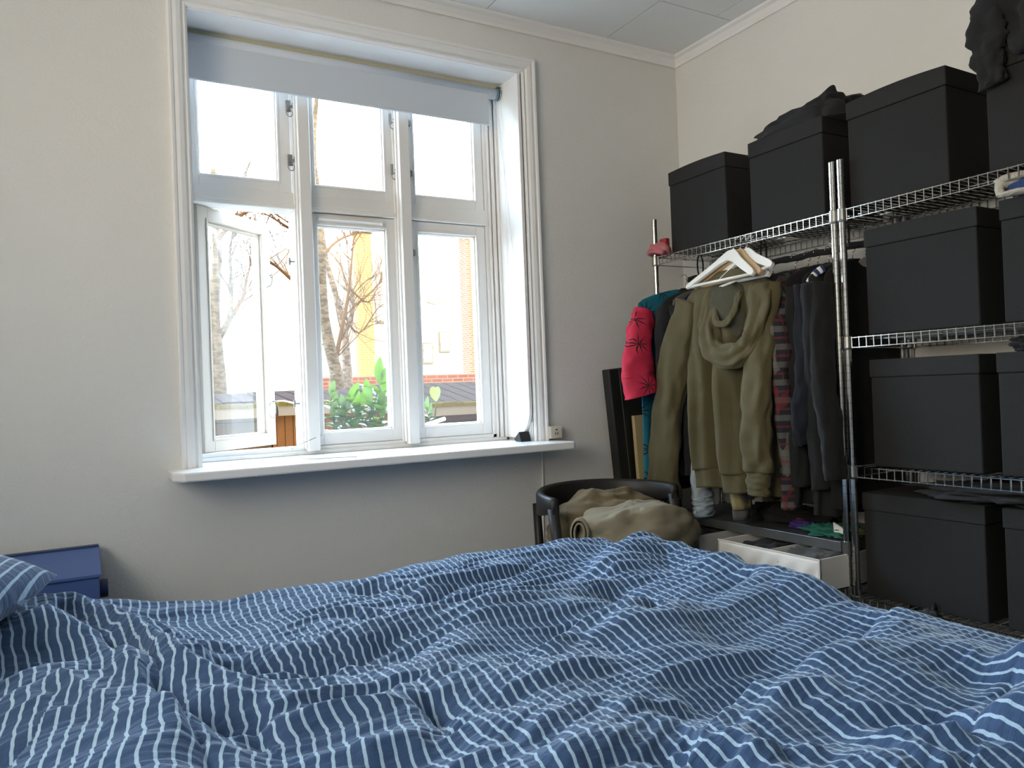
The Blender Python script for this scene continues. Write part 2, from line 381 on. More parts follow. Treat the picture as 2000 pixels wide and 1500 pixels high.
# sill
sl = MB(); sl.box((OX0, D-.01, .815), (OX1, YO+.05, .851))
sl.build('outer_sill', sillm, win)
sl = MB().prism([(.262, D+.0), (.262, D-.135), (.29, D-.185), (1.80, D-.185), (1.812, D-.176), (1.812, D+.0)], 'z', .820, .8515)
sl.build('window_sill', sillm, win, bevel=.006)
# fixed frame
nose1, nose2 = (.787, .832), (1.210, 1.256)
fr = MB()
fr.box((OX0-.03, YF, .851), (.372, 3.14, OZ1)); fr.box((1.632, YF, .851), (OX1+.01, 3.14, OZ1)); fr.box((OX0-.03, YF, 2.40), (OX1, 3.14, OZ1)); fr.box((OX0-.03, YF, .8515), (OX1, 3.14, .882))
fr.box((OX0, YF-.012, .8515), (OX1-.02, YF, .866))
for x0, x1, yy in ((1.648, 1.658, YF-.010), (1.664, 1.678, YF-.018), (1.684, 1.70, YF-.03)): fr.box((x0, yy, .866), (x1, YF, 2.42))
fr.build('window_frame', paintw, win, bevel=.002)
for nn, (a, b) in enumerate((nose1, nose2)):
    mu = MB(); mu.box((a-.0145, 3.05, .882), (b+.012, 3.14, 2.41)); mu.box((a, 2.998, .866), (b, 3.05, 2.41))
    mu.box((a-.008, 3.022, .875), (a, 3.05, 2.41)).box((a-.014, 3.036, .875), (a-.008, 3.05, 2.41)).box((b, 3.022, .875), (b+.008, 3.05, 2.41))
    mu.build('mullion', paintw, win, bevel=.003)
for a, b in ((.372, nose1[0]-.008), (nose1[1], nose2[0]-.008), (nose2[1], 1.634)):
    t_ = MB(); t_.box((a, 3.046, 1.823), (b, 3.14, 1.892)); t_.box((a, 3.03, 1.822), (b, 3.05, 1.833)).box((a, 3.036, 1.833), (b, 3.05, 1.842)).box((a, 3.042, 1.842), (b, 3.05, 1.848))
    t_.build('transom', paintw, win, bevel=.002)
def sash_mb(x0, x1, z0, z1, w_, y0=3.052, wb=None, dep=.045):
    m = MB(); wb = wb or w_
    for a, b in (((x0, y0, z0), (x0+w_, y0+dep, z1)), ((x1-w_, y0, z0), (x1, y0+dep, z1)), ((x0+w_, y0, z1-w_), (x1-w_, y0+dep, z1)), ((x0+w_, y0, z0), (x1-w_, y0+dep, z0+wb))): m.box(a, b)
    q = .009   # raised bead around the pane
    a0, a1, c0, c1 = x0+w_, x1-w_, z0+wb, z1-w_
    for a, b in (((a0-q, y0-.003, c0-q), (a0, y0, c1+q)), ((a1, y0-.003, c0-q), (a1+q, y0, c1+q)), ((a0, y0-.003, c1), (a1, y0, c1+q)), ((a0, y0-.003, c0-q), (a1, y0, c0))): m.box(a, b)
    for a, b in (((a0, y0+.012, c0), (a0+.006, y0+dep, c1)), ((a1-.006, y0+.012, c0), (a1, y0+dep, c1)), ((a0, y0+.012, c1-.006), (a1, y0+dep, c1)), ((a0, y0+.012, c0), (a1, y0+dep, c0+.006))): m.box(a, b)
    return m, (a0, a1, c0, c1, y0+dep*.6)
def pane(g_, par, tf=None):
    a0, a1, c0, c1, y = g_
    m = MB().box((a0, y, c0), (a1, y+.004, c1))
    if tf: m.v = [tf(p) for p in m.v]
    return m.build('glass_pane', glassm, par)
sashes = [(.376, .768, 1.893, 2.42, .050), (.818, 1.204, 1.893, 2.42, .045), (1.257, 1.630, 1.893, 2.42, .042),
          (.818, 1.204, .884, 1.820, .046), (1.257, 1.630, .884, 1.820, .046)]
sobj = []
for s in sashes:
    m, g_ = sash_mb(*s, wb=(.05 if s[2] < 1 else .042)); so_ = m.build('sash', paintw, win, bevel=.0015); sobj.append(so_); pane(g_, so_)
# open sash, hinged at its left edge and swung outwards
HX, HY, AN = .400, 3.085, math.radians(39)
def swing(p):
    x, y = p[0]-.40, p[1]-3.085
    return (HX + x*math.cos(AN) - y*math.sin(AN), HY + x*math.sin(AN) + y*math.cos(AN), p[2])
m, g_ = sash_mb(.40, .81, .884, 1.820, .052, y0=3.06, wb=.05, dep=.05); m.v = [swing(p) for p in m.v]
osash = m.build('sash', mat('cream_sash_paint', (.50, .45, .38), .45, nscale=5, nvar=.05), win, bevel=.0015); pane(g_, osash, swing)
MB().box((.372, 3.06, .9), (.388, 3.10, 1.81)).build('hinge_strip', rawwood, win)
# trickle vent and fittings
v_ = MB(); v_.tube([(.87, 3.040, 1.797), (1.14, 3.040, 1.797)], .0055, 8).box((.868, 3.043, 1.788), (1.144, 3.052, 1.806)).blob((1.135, 3.037, 1.795), (.008, .006, .008), 0, n=10, m=6)
v_.build('trickle_vent', paintw, win, bevel=.001)
def latch(x, z, par, y=3.048):
    m = MB(); m.box((x-.015, y-.009, z-.022), (x+.012, y+.001, z+.022)); m.tube([(x+.004, y-.018, z-.006), (x+.004, y, z+.004)], .006, 8); m.box((x+.006, y-.016, z-.012), (x+.018, y, z+.012))
    pts = [(x-.004+.012*math.sin(a), y-.012, z-.03+.014*math.cos(a)) for a in np.linspace(0, 2*math.pi, 16)]
    m.tube(pts, .0022, 5, cap=False); m.build('latch', zinc, par, bevel=.001)
for x, zs_ in ((.770, (2.235, 2.02)), (1.203, (2.245, 2.03)), (1.262, (2.235, 2.02))):
    for z in zs_: latch(x, z, win)
latch(1.262, 1.68, win)
for z in (1.62, 1.055):
    m = MB(); m.tube([(.772, 3.06, z), (.752, 3.06, z)], .004, 6).tube([(.752, 3.06, z-.014), (.752, 3.06, z+.014)], .0045, 6); m.build('latch_keeper', zinc, win)
E1 = swing((.79, 3.055, 1.066)); K = (.757, 3.06, 1.055)
m = MB(); m.tube([E1, ((E1[0]+K[0])/2, (E1[1]+K[1])/2, 1.067), K], .0035, 6)
m.tube([(E1[0]-.004+.014*math.sin(a), E1[1]-.006, 1.03+.034*math.cos(a)) for a in np.linspace(.3, 2*math.pi, 18)], .002, 5, cap=False)
m.build('stay_hook', zinc, win)
E2 = swing((.80, 3.055, 1.60)); m = MB(); m.tube(smoothline([E2, (E2[0]+.006, E2[1]-.02, 1.60), (E2[0], E2[1]-.02, 1.56), (E2[0]-.02, E2[1]-.02, 1.545)], 5), .003, 6)
m.build('hook', zinc, win)
# ---- side window added in the left wall, out of view, to brighten the walls
w2 = empty('added_window', (XL, .75, 1.15), kind='structure')
f2 = MB()
for y0, y1 in ((-.15, -.09), (.72, .78), (1.59, 1.65)): f2.box((XL-.2, y0, 1.15), (XL-.13, y1, 2.5))
for z0, z1 in ((1.15, 1.21), (2.44, 2.5)): f2.box((XL-.2, -.15, z0), (XL-.13, 1.65, z1))
f2.build('window_frame', paintw, w2)
MB().box((XL-.17, -.09, 1.21), (XL-.166, 1.59, 2.44)).build('glass_pane', glassm, w2)
MB().box((XL-.14, -.2, 1.12), (XL+.1, 1.7, 1.15)).build('window_sill', sillm, w2, bevel=.004)

# ---- blind
bl = empty('roller_blind', (1.04, 2.985, 2.449), 'pale blue white roller blind pulled a little way down over the window top', 'blind')
MB().box((OX0+.006, 2.985, 2.428), (1.70, 3.02, 2.449)).build('headrail', rawwood, bl, bevel=.003)
MB().tube([(OX0+.012, 2.985, 2.405), (1.672, 2.985, 2.405)], .024, 24).build('fabric_roll', blindm, bl, smooth=True)
bf = MB(); bf.box((OX0+.014, 2.965, 2.252), (1.625, 2.9668, 2.405)); bf.tube([(OX0+.014, 2.966, 2.256), (1.625, 2.966, 2.256)], .005, 8); bf.build('blind_fabric', blindm, bl)
m = MB(); m.box((1.696, 2.955, 2.375), (1.699, 3.02, 2.435)).box((1.676, 2.965, 2.43), (1.699, 3.015, 2.434)); m.tube([(1.672, 2.985, 2.405), (1.679, 2.985, 2.405)], .027, 20).tube([(1.684, 2.985, 2.405), (1.690, 2.985, 2.405)], .027, 20)
m.build('bracket', mat('blue_grey_bracket', (.16, .25, .30), .4), bl)
MB().box((OX0+.004, 2.96, 2.38), (OX0+.007, 3.01, 2.43)).build('bracket', zinc, bl)
ch = MB()
pts = smoothline([(1.686, 2.957, 2.40), (1.689, 2.955, 2.0), (1.687, 2.955, 1.6), (1.685, 2.955, 1.48), (1.672, 2.935, 1.42), (1.687, 2.915, 1.48), (1.690, 2.90, 1.6), (1.690, 2.955, 2.0), (1.688, 3.0, 2.38)], 10)
ch.tube(pts, .0013, 5, cap=False); ch.build('pull_chain', paintw, bl)
wedge = MB().prism([(2.838, .852), (2.885, .852), (2.90, .862), (2.855, .895)], 'x', 1.655, 1.706).build('wedge', rubber, bevel=.002)
tag(wedge, 'small black rubber wedge on the sill under the rounded white board', 'door wedge')
so_ = empty('wall_socket', (1.80, D-.002, .88), 'small cream wall socket on the wall above the right end of the sill', 'socket')
MB().box((1.776, D-.034, .857), (1.838, D-.001, .913)).build('socket_base', plast, so_, bevel=.004)
MB().box((1.778, D-.040, .859), (1.838, D-.035, .912)).build('socket_face', plast, so_, bevel=.003)
m = MB()
for x, z, a, b in ((1.802, .880, .0014, .0055), (1.814, .880, .0014, .0055), (1.808, .897, .005, .0022)): m.box((x-a, D-.0415, z-b), (x+a, D-.039, z+b))
m.build('socket_slot', slotm, so_)
m = MB(); m.tube(smoothline([at(630, 849, 'y', 3.03), at(600, 862, 'y', 2.96), at(575, 873, 'y', 2.90), at(572, 882, 'z', .856), at(598, 896, 'z', .855), at(650, 894, 'z', .855), at(697, 892, 'z', .856)], 6), .0015, 5)
tag(m.build('plant_stem', greenwire), 'thin bent green plant stem lying across the window sill', 'plant stem')
m = MB(); m.tube(smoothline([(1.752, D-.003, .82), (1.752, D-.004, .7), (1.745, D-.003, .5), (1.742, D-.004, .12)], 6), .0035, 6)
tag(m.build('cable', paint), 'thin white painted cable running down the wall below the sill', 'cable')

# ================================================================== BED
XR, DEP = 2.254, .345        # front face of the racks, depth between posts
bed = empty('bed', (.45, 1.25, 0), 'wide bed on a wooden frame under the striped duvet', 'bed')
MB().box((-.55, .22, .14), (1.53, 2.12, .30)).build('bed_frame', bedwood, bed, bevel=.01)
MB().box((-.53, .24, .30), (1.51, 2.10, .44)).build('mattress', matt, bed, bevel=.03)
for x in (-.5, 1.47):
    for y in (.28, 2.05): MB().box((x-.03, y-.03, 0), (x+.03, y+.03, .14)).build('leg', bedwood, bed)

NX, NY = 760, 660
s = np.linspace(-1.02, 1.66+.34, NX); t = np.linspace(.10, 2.24+.36, NY)
S, T = np.meshgrid(s, t, indexing='ij')
def seg_dist(X, Y, P):
    best = np.full(X.shape, 1e9); sgn = np.zeros(X.shape); par = np.zeros(X.shape); L = 0
    tot = sum(math.dist(P[i], P[i+1]) for i in range(len(P)-1))
    for i in range(len(P)-1):
        (ax, ay), (bx, by) = P[i], P[i+1]; dx, dy = bx-ax, by-ay; l = math.hypot(dx, dy)
        k = np.clip(((X-ax)*dx+(Y-ay)*dy)/(l*l), 0, 1); ex, ey = X-(ax+k*dx), Y-(ay+k*dy)
        d = np.hypot(ex, ey); sg = np.sign(dx*(Y-ay)-dy*(X-ax)); m_ = d < best
        best = np.where(m_, d, best); sgn = np.where(m_, sg, sgn); par = np.where(m_, (L+k*l)/tot, par); L += l
    return best, sgn, par
def poly_w(pts, z):
    P = [at(u, v, 'z', z) for u, v in pts]
    return [(p.x, p.y) for p in smoothline([(p.x, p.y, 0) for p in P], 4)]
# height of the far edge, read against the wall
base = np.interp(S, [-1.0, -.3, -.07, .16, .42, .72, .88, 1.06, 1.25, 1.46, 1.57, 1.68], [.63, .655, .645, .570, .560, .548, .570, .578, .568, .574, .572, .530])
inner = .508
k = 1/(1+np.exp(-(T-1.95)/.12)); kx = 1/(1+np.exp(-(S-1.35)/.10))
H = inner + (base-inner)*np.maximum(k, kx*.9)
H += .05*np.exp(-((S+.15)/.45)**2)*np.exp(-((T-.6)/.6)**2)
rd = np.random.default_rng(7)
def waves(n_, kx_, ky_, amp, ridged=False, warp=.0):
    o = np.zeros(S.shape)
    wx = S + warp*np.sin(7*T+1.3*S+1)+warp*.5*np.sin(13*T-5*S); wy = T + warp*np.sin(4*S+.5)+warp*.6*np.sin(9*S+3*T)
    for i in range(n_):
        a, b = rd.normal(0, kx_), rd.normal(0, ky_); ph = rd.uniform(0, 6.28)
        q = np.sin(a*wx + b*wy + ph); o += (1-2*np.abs(q)) if ridged else q
    return o*amp/math.sqrt(n_)
# (pixel polyline on the photo, height plane, amplitude, width camera side, width far side)
RIDGE = [
 ([(-60,1215),(60,1190),(130,1183),(200,1184),(260,1205),(330,1243),(400,1262),(480,1300)], .64, .085, .055, .10),
 ([(-60,1290),(60,1262),(150,1247),(230,1240),(290,1270),(330,1330),(370,1372)], .63, .055, .05, .06),
 ([(-80,1330),(40,1290),(120,1272),(200,1275),(270,1310),(340,1352),(400,1395),(440,1450),(470,1540)], .64, .075, .20, .07),
 ([(628,1135),(752,1130),(800,1142),(900,1120),(1000,1096),(1090,1068),(1165,1050)], .56, .026, .05, .05),
 ([(470,1255),(584,1246),(680,1228),(748,1208),(860,1182),(940,1170),(1020,1152),(1100,1132),(1180,1108)], .56, .050, .06, .05),
 ([(520,1358),(600,1325),(640,1316),(696,1290),(800,1272),(870,1240),(930,1195),(1010,1175),(1100,1160),(1180,1140)], .56, .040, .07, .06),
 ([(500,1390),(600,1372),(680,1365),(760,1350),(830,1335)], .56, .035, .06, .05),
 ([(830,1335),(862,1310),(900,1292),(1000,1272),(1080,1236),(1140,1205),(1210,1196),(1300,1180),(1330,1165)], .57, .055, .09, .06),
 ([(1172,1120),(1220,1085),(1293,1066),(1360,1078),(1420,1100),(1460,1122)], .55, .050, .10, .06),
 ([(1180,1250),(1260,1205),(1325,1180),(1400,1155),(1491,1130),(1560,1140),(1640,1165)], .56, .036, .12, .06),
 ([(1000,1420),(1090,1340),(1200,1290),(1300,1250),(1400,1230)], .55, .030, .10, .10),
 ([(1380,1385),(1420,1345),(1482,1303),(1595,1266),(1662,1234),(1722,1196)], .57, .062, .12, .05),
 ([(1100,1462),(1167,1432),(1220,1410),(1271,1400),(1340,1398),(1400,1405),(1500,1395)], .58, .050, .09, .05),
 ([(1540,1290),(1640,1290),(1740,1305),(1850,1290),(1960,1300)], .55, .030, .07, .06),
 ([(1600,1370),(1700,1340),(1800,1330),(1880,1355)], .56, .025, .06, .05),
 ([(1925,1385),(1950,1350),(1990,1310),(2060,1270)], .58, .065, .16, .05),
 ([(1750,1420),(1850,1400),(1950,1390),(2050,1370)], .57, .030, .08, .05),
 ([(1500,1480),(1600,1440),(1720,1425),(1800,1440)], .58, .030, .07, .06),
 ([(930,1520),(1010,1470),(1120,1420),(1220,1370),(1320,1340)], .57, .030, .05, .06),
 ([(600,1480),(700,1420),(800,1390),(900,1380),(1000,1400)], .56, .020, .06, .06),
 ([(100,1158),(200,1160),(290,1185),(400,1195)], .55, .020, .07, .07),
]
VALLEY = [
 ([(-40,1255),(60,1215),(120,1200),(200,1215),(270,1250),(330,1310),(400,1345),(500,1350),(600,1345)], .60, .040, .020),
 ([(628,1150),(752,1143),(830,1152),(900,1130),(1000,1108),(1080,1082)], .55, .018, .014),
 ([(840,1190),(900,1176),(960,1158),(1060,1140),(1160,1117),(1200,1110)], .55, .030, .012),
 ([(400,1262),(480,1268),(580,1262),(660,1256),(732,1262)], .56, .030, .015),
 ([(932,1284),(1000,1262),(1040,1240),(1080,1224),(1110,1195),(1130,1180)], .56, .032, .014),
 ([(1172,1125),(1230,1140),(1270,1158),(1290,1175),(1260,1215)], .56, .020, .014),
 ([(1290,1175),(1370,1160),(1430,1140),(1478,1128)], .55, .040, .018),
 ([(1365,1395),(1424,1315),(1500,1285),(1580,1262),(1640,1245),(1690,1205),(1720,1190)], .56, .050, .020),
 ([(560,1240),(640,1250),(720,1245),(790,1225)], .55, .012, .012),
 ([(840,1345),(850,1360),(870,1385),(900,1400)], .55, .022, .014),
 ([(1840,1385),(1900,1375),(1940,1345),(1990,1300)], .57, .035, .018),
 ([(1100,1480),(1180,1445),(1280,1420),(1380,1440),(1480,1420)], .57, .022, .016),
 ([(1365,1395),(1300,1405),(1340,1430)], .57, .02, .014),
 ([(290,1290),(330,1345),(380,1400),(430,1470),(450,1540)], .60, .030, .016),
]
for pts, z, a, wn, wf in RIDGE:
    P = poly_w(pts, z); d, sg, par = seg_dist(S, T, P)
    wd = np.where(sg > 0, wf, wn); fade = np.clip(np.minimum(par, 1-par)/.12, 0, 1)**.7*.8+.2
    near = np.clip((2.25-pts_y)/.5, 0, 1) if (pts_y := sum(q[1] for q in P)/len(P)) else 1
    H += a*(.72+.30*near)*fade*np.exp(-np.abs(d/(wd*1.1))**2.3)
for pts, z, a, w_ in VALLEY:
    P = poly_w(pts, z); d, sg, par = seg_dist(S, T, P)
    fade = np.clip(np.minimum(par, 1-par)/.15, 0, 1)
    H -= 1.6*a*fade*(.45*np.exp(-d/w_) + .55*np.exp(-(d/(w_*3.2))**2))
CREASE = [
 [(500,1365),(560,1350),(620,1325),(680,1308),(740,1295),(820,1278),(870,1258)], [(570,1385),(620,1370),(680,1358),(740,1352),(800,1342)],
 [(480,1262),(600,1258),(680,1265),(740,1250),(790,1228)], [(480,1312),(560,1308),(620,1298),(680,1293)], [(740,1335),(800,1310),(850,1290),(900,1275)],
 [(800,1500),(880,1445),(940,1425),(1010,1405)], [(690,1432),(770,1408),(850,1398)], [(-20,1280),(80,1225),(120,1205),(200,1213),(270,1245),(330,1290),(385,1345)],
 [(150,1252),(230,1240),(270,1258),(310,1300),(340,1350),(360,1380)], [(60,1190),(130,1195),(200,1212),(250,1228),(300,1270),(350,1310),(410,1338)],
 [(330,1245),(420,1262),(500,1262),(570,1270)], [(320,1302),(400,1320),(470,1330),(550,1328)], [(1370,1395),(1440,1330),(1510,1297)],
 [(1640,1345),(1700,1350),(1760,1348),(1860,1352),(1930,1376)], [(1770,1500),(1830,1455),(1890,1435)], [(1660,1395),(1760,1392),(1840,1400),(1910,1390)],
 [(1060,1228),(1140,1205),(1220,1190),(1310,1178)], [(920,1292),(1000,1262),(1080,1245),(1135,1212)], [(940,1335),(1050,1300),(1120,1280),(1210,1260)],
 [(990,1425),(1060,1380),(1120,1345),(1190,1320)], [(1250,1290),(1330,1262),(1420,1240),(1500,1215)], [(440,1410),(520,1385),(590,1390)],
 [(1180,1350),(1260,1330),(1350,1300)], [(620,1165),(700,1158),(800,1165),(900,1150)], [(240,1190),(330,1215),(430,1225),(540,1215)],
 [(1500,1340),(1580,1320),(1650,1330)], [(1420,1450),(1520,1430),(1620,1415)], [(60,1330),(130,1345),(200,1385),(250,1450)], [(200,1300),(270,1340),(330,1400),(360,1480)]]
for pts in CREASE:
    P = poly_w(pts, .57); d, sg, par = seg_dist(S, T, P); fade = np.clip(np.minimum(par, 1-par)/.2, 0, 1)
    H += .0165*fade*np.where(sg > 0, np.exp(-d/.034), np.exp(-d/.017)) - .006*fade*np.where(sg > 0, 0, np.exp(-((d-.03)/.014)**2))
m1 = .5+.5*np.tanh(waves(4, 4, 5, 1.6)); m2_ = .5+.5*np.tanh(waves(4, 5, 6, 1.6)); m3_ = .5+.5*np.tanh(waves(5, 7, 8, 1.6))
H += waves(10, 3.5, 9, .006) + waves(5, 3.5, 17, .007, True, .07)*m1 + waves(5, 7, 38, .0036, True, .06)*m2_ + waves(6, 14, 80, .0022, True, .05)*m3_ + waves(14, 40, 150, .0008, True, .03)
# crumpled crossing creases towards the middle of the far side
mk = np.exp(-((S-1.0)/.6)**2)*np.exp(-((T-1.85)/.34)**2)
H += mk*waves(7, 3, 52, .0075, True, .03)
H = np.maximum(H, .458)
# drape over the far side and the foot end
EX, EY = 1.60, 2.18
X = S.copy(); Y = T.copy(); Z = H.copy()
def drape(par, edge, rad, h):
    over = np.clip(par-edge, 0, None); a = np.clip(over/rad, 0, math.pi/2)
    pos = np.where(par > edge, edge + rad*np.sin(a), par); drop = rad*(1-np.cos(a)) + np.clip(over-rad*math.pi/2, 0, None)
    return pos, drop
pY, dY = drape(T, EY, .07, H); pX, dX = drape(S, EX, .07, H)
wob = .012*np.sin(9*S+1)+.008*np.sin(21*S); wob2 = .012*np.sin(8*T+2)+.007*np.sin(19*T)
X = pX + wob2*(dX > .02)*np.clip(dX*6, 0, 1); Y = pY + wob*np.clip(dY*6, 0, 1); Z = H - np.maximum(dY, dX)
Z = np.maximum(Z, .14)
V = np.stack([X, Y, Z], -1).reshape(-1, 3)
I = np.arange(NX*NY).reshape(NX, NY)
Fq = np.stack([I[:-1, :-1], I[1:, :-1], I[1:, 1:], I[:-1, 1:]], -1).reshape(-1, 4)
me = bpy.data.meshes.new('duvet'); me.vertices.add(len(V)); me.vertices.foreach_set('co', V.ravel())
me.loops.add(Fq.size); me.loops.foreach_set('vertex_index', Fq.ravel().astype(np.int32))
me.polygons.add(len(Fq)); me.polygons.foreach_set('loop_start', np.arange(0, Fq.size, 4, dtype=np.int32)); me.update(calc_edges=True)
# cloth coordinates: rest lengths along the rows, so stripes follow the folds
dl = np.zeros(S.shape); dl[1:] = np.sqrt(np.diff(X, axis=0)**2 + np.diff(Z, axis=0)**2); arc = np.cumsum(dl, 0)
arc = .45*arc*(s[-1]-s[0])/arc[-1:].clip(1e-6) + .55*(S-s[0])
skew = .022*np.sin(2.6*T+1.5*S) + .010*np.sin(6*T+4*S+1)
UVv = np.stack([arc+skew, T], -1).reshape(-1, 2)
uvl = me.uv_layers.new(name='UVMap'); uvl.data.foreach_set('uv', UVv[Fq.ravel()].ravel())
me.materials.append(duvetm); me.shade_smooth()
dv = bpy.data.objects.new('duvet', me); COL.objects.link(dv)
tag(dv, 'rumpled navy blue duvet with thin pale stripes spread over the bed', 'duvet')

def pillow(name, c, size, rot, label):
    n_ = 70; vs = []; fs = []; uvs = []
    Rm = Matrix.Rotation(rot[2], 3, 'Z') @ Matrix.Rotation(rot[1], 3, 'Y') @ Matrix.Rotation(rot[0], 3, 'X')
    for side in (1, -1):
        for i in range(n_):
            for j in range(n_):
                u, v = -1+2*i/(n_-1), -1+2*j/(n_-1)
                h = size[2]*((1-abs(u)**3.2)*(1-abs(v)**3.2))**.55
                px = u*size[0]*(1-.10*(1-abs(v))**1.5*abs(u)**3); py = v*size[1]*(1-.10*(1-abs(u))**1.5*abs(v)**3)
                h *= 1+.16*noise.noise(Vector((u*2.2, v*2.2, side*4)))
                h += .010*noise.noise(Vector((u*6, v*3, side)))*(1-max(abs(u), abs(v)))
                vs.append(Rm @ Vector((px, py, side*h)) + Vector(c)); uvs.append((px+.5, py+side*.5))
    for sd_ in (0, 1):
        o_ = sd_*n_*n_
        for i in range(n_-1):
            for j in range(n_-1):
                q = (o_+i*n_+j, o_+(i+1)*n_+j, o_+(i+1)*n_+j+1, o_+i*n_+j+1); fs.append(q if sd_ == 0 else q[::-1])
    me = bpy.data.meshes.new(name); me.from_pydata([tuple(v) for v in vs], [], fs)
    ul = me.uv_layers.new(name='UVMap')
    for l in me.loops: ul.data[l.index].uv = uvs[l.vertex_index]
    me.materials.append(duvetm); me.shade_smooth(); o = bpy.data.objects.new(name, me); COL.objects.link(o)
    return tag(o, label, 'pillow')
pillow('pillow', (-.420, 1.98, .722), (.32, .25, .085), (.10, .22, -.25), 'striped pillow standing above the duvet at the left edge of the bed')

# ---- blue sloped cabinet behind the bed
bc = empty('sloped_cabinet', (-.30, 2.60, 0), 'blue metal cabinet with a sloping lid standing against the wall left of the window', 'cabinet')
pa, pb, pc = at(187, 1070, 'y', 2.79), at(197, 1124, 'y', 2.60), at(197, 1160, 'y', 2.60)
MB().prism([(2.80, 0), (2.60, 0), (2.60, pb.z), (2.79, pa.z-.004), (2.80, pa.z-.004)], 'x', -.75, pb.x-.004).build('cabinet_body', bluem, bc, bevel=.003)
MB().prism([(2.594, pb.z-.004), (2.594, pb.z+.006), (2.782, pa.z+.004), (2.806, pa.z+.006), (2.806, pa.z-.006), (2.788, pa.z-.004)], 'x', -.76, pb.x+.002).build('lid', bluem, bc, bevel=.002)
MB().box((-.76, 2.780, pa.z), (pb.x+.0, 2.806, pa.z+.010)).build('lid_ridge', bluedk, bc, bevel=.002)
MB().tube([(pb.x-.004, 2.68, pb.z-.055), (pb.x+.02, 2.68, pb.z-.055)], .028, 20).build('hinge_knob', bluedk, bc, bevel=.003)

# ---- chair in the corner with clothes
chr_ = empty('armchair', (1.80, 2.50, 0), 'black armchair with a curved back rail in the corner below the sill', 'chair')
cx, cy = 1.775, 2.36
rail = MB(); R_ = []
for k in range(41):
    a = math.pi*(-.04 + 1.08*k/40); ca, sa = math.cos(a), math.sin(a)
    x_, y_ = cx-.285*ca, cy+.27*max(sa, -.2)
    zt = .680 + .012*sa; hh = .030 + .028*max(sa, 0)**.8; th = .015
    nx, ny = -ca, sa; l = math.hypot(nx, ny); nx /= l; ny /= l
    R_.append([(x_+nx*th*q, y_+ny*th*q, zt-hh+hh*p_) for q, p_ in ((-1, -.8), (-.6, -1), (.6, -1), (1, -.8), (1, .8), (.5, 1), (-.5, 1), (-1, .8))])
rail.rings(R_).build('back_rail', blackwood, chr_, smooth=True)
MB().box((cx-.24, 2.20, .40), (cx+.24, 2.60, .44)).build('seat', leather, chr_, bevel=.012)
for x_, y_ in ((cx-.285, 2.345), (cx+.285, 2.345)):
    MB().tube([(x_, y_, .64), (x_+.012, y_-.02, .42), (x_+.01, y_-.03, 0)], [.021, .019, .013], 12).build('leg', blackwood, chr_, smooth=True)
for x_ in (cx-.19, cx+.19): MB().tube([(x_, 2.615, .62), (x_, 2.60, .42), (x_*1.0, 2.63, 0)], [.016, .018, .012], 12).build('leg', blackwood, chr_, smooth=True)
def pile(name, m, c, rad, seed, label, amp=.16, e=.8, fr=1.8, flat=None, n=90, mm=60):
    b = MB().blob(c, rad, amp, fr, n, mm, e, seed)
    out = []
    for p in b.v:
        q = Vector(p); w_ = Vector((q.x*9+seed, q.y*9, q.z*16)); w_ = w_ + Vector((noise.noise(w_*.5), noise.noise(w_*.5+Vector((9, 0, 0))), 0))*1.2; r_ = (1-2.2*abs(noise.noise(w_*.62+Vector((0, 0, seed)))))
        r2 = 1-abs(noise.noise(w_*2.6+Vector((3, 1, 7))))*2
        dn = (q-Vector(c)); dn.normalize(); q += dn*(.015*r_+.004*r2)
        if flat is not None: q.z = max(q.z, flat)
        out.append(tuple(q))
    b.v = out
    o = b.build(name, m, smooth=True); return tag(o, label, 'clothes')
pile('folded_trousers', khakid, (1.80, 2.455, .530), (.235, .11, .125), 3, 'brown khaki trousers piled at the back of the black armchair', flat=.441)
pile('cotton_trousers', khaki, (1.815, 2.28, .505), (.250, .13, .120), 11, 'pale khaki cotton trousers crumpled on the black armchair in front', flat=.441)
cf = MB(); P0, P1 = Vector((1.533, 2.245, .560)), Vector((1.620, 2.345, .545))
cf.tube([P0, P0.lerp(P1, .25), P0.lerp(P1, .6), P1], [.047, .052, .048, .05], 20, cap=False, rb=[.03, .034, .03, .03])
cf.tube([P0, P0.lerp(P1, .25), P0.lerp(P1, .6), P1], [.034, .038, .034, .03], 20, cap=False, rb=[.018, .02, .018, .02])
tag(cf.build('rolled_cuff', khaki, smooth=True, solid=.006), 'rolled khaki trouser leg sticking out at the left arm of the armchair', 'clothes')
cs_ = empty('portfolio_case', (2.15, 2.74, .30), 'tall flat black case leaning against the wall behind the chair', 'case')
A1, A2, A3 = at(1185, 722, 'y', 2.76), at(1213, 932, 'y', 2.74), at(1262, 708, 'y', 2.76)
dx = A2.x-A1.x; zz = .10; kk = dx/(A1.z-A2.z)
xb = A1.x + kk*(A1.z-zz)
m = MB(); m.v = []; 
vs = []
for y_, o_ in ((2.80, 0), (2.745, 0)):
    vs += [(A1.x, y_, A1.z), (A1.x+.36, y_, A1.z+.03), (xb+.33, y_, zz+.03), (xb, y_, zz)]
m.add(vs, [(0, 1, 2, 3), (7, 6, 5, 4), (0, 4, 5, 1), (1, 5, 6, 2), (2, 6, 7, 3), (3, 7, 4, 0)]).build('case_body', leather, cs_, bevel=.006)
m = MB(); o1 = .055
m.tube([(A1.x+o1, 2.7445, A1.z+.004), (xb+o1, 2.7445, zz+.006)], .0014, 5).build('seam', greym, cs_)
bd = empty('wooden_board', (2.24, 2.70, .3), 'pale pine board standing between the black case and the teal shirt', 'board')
Ba = at(1237, 812, 'y', 2.715)
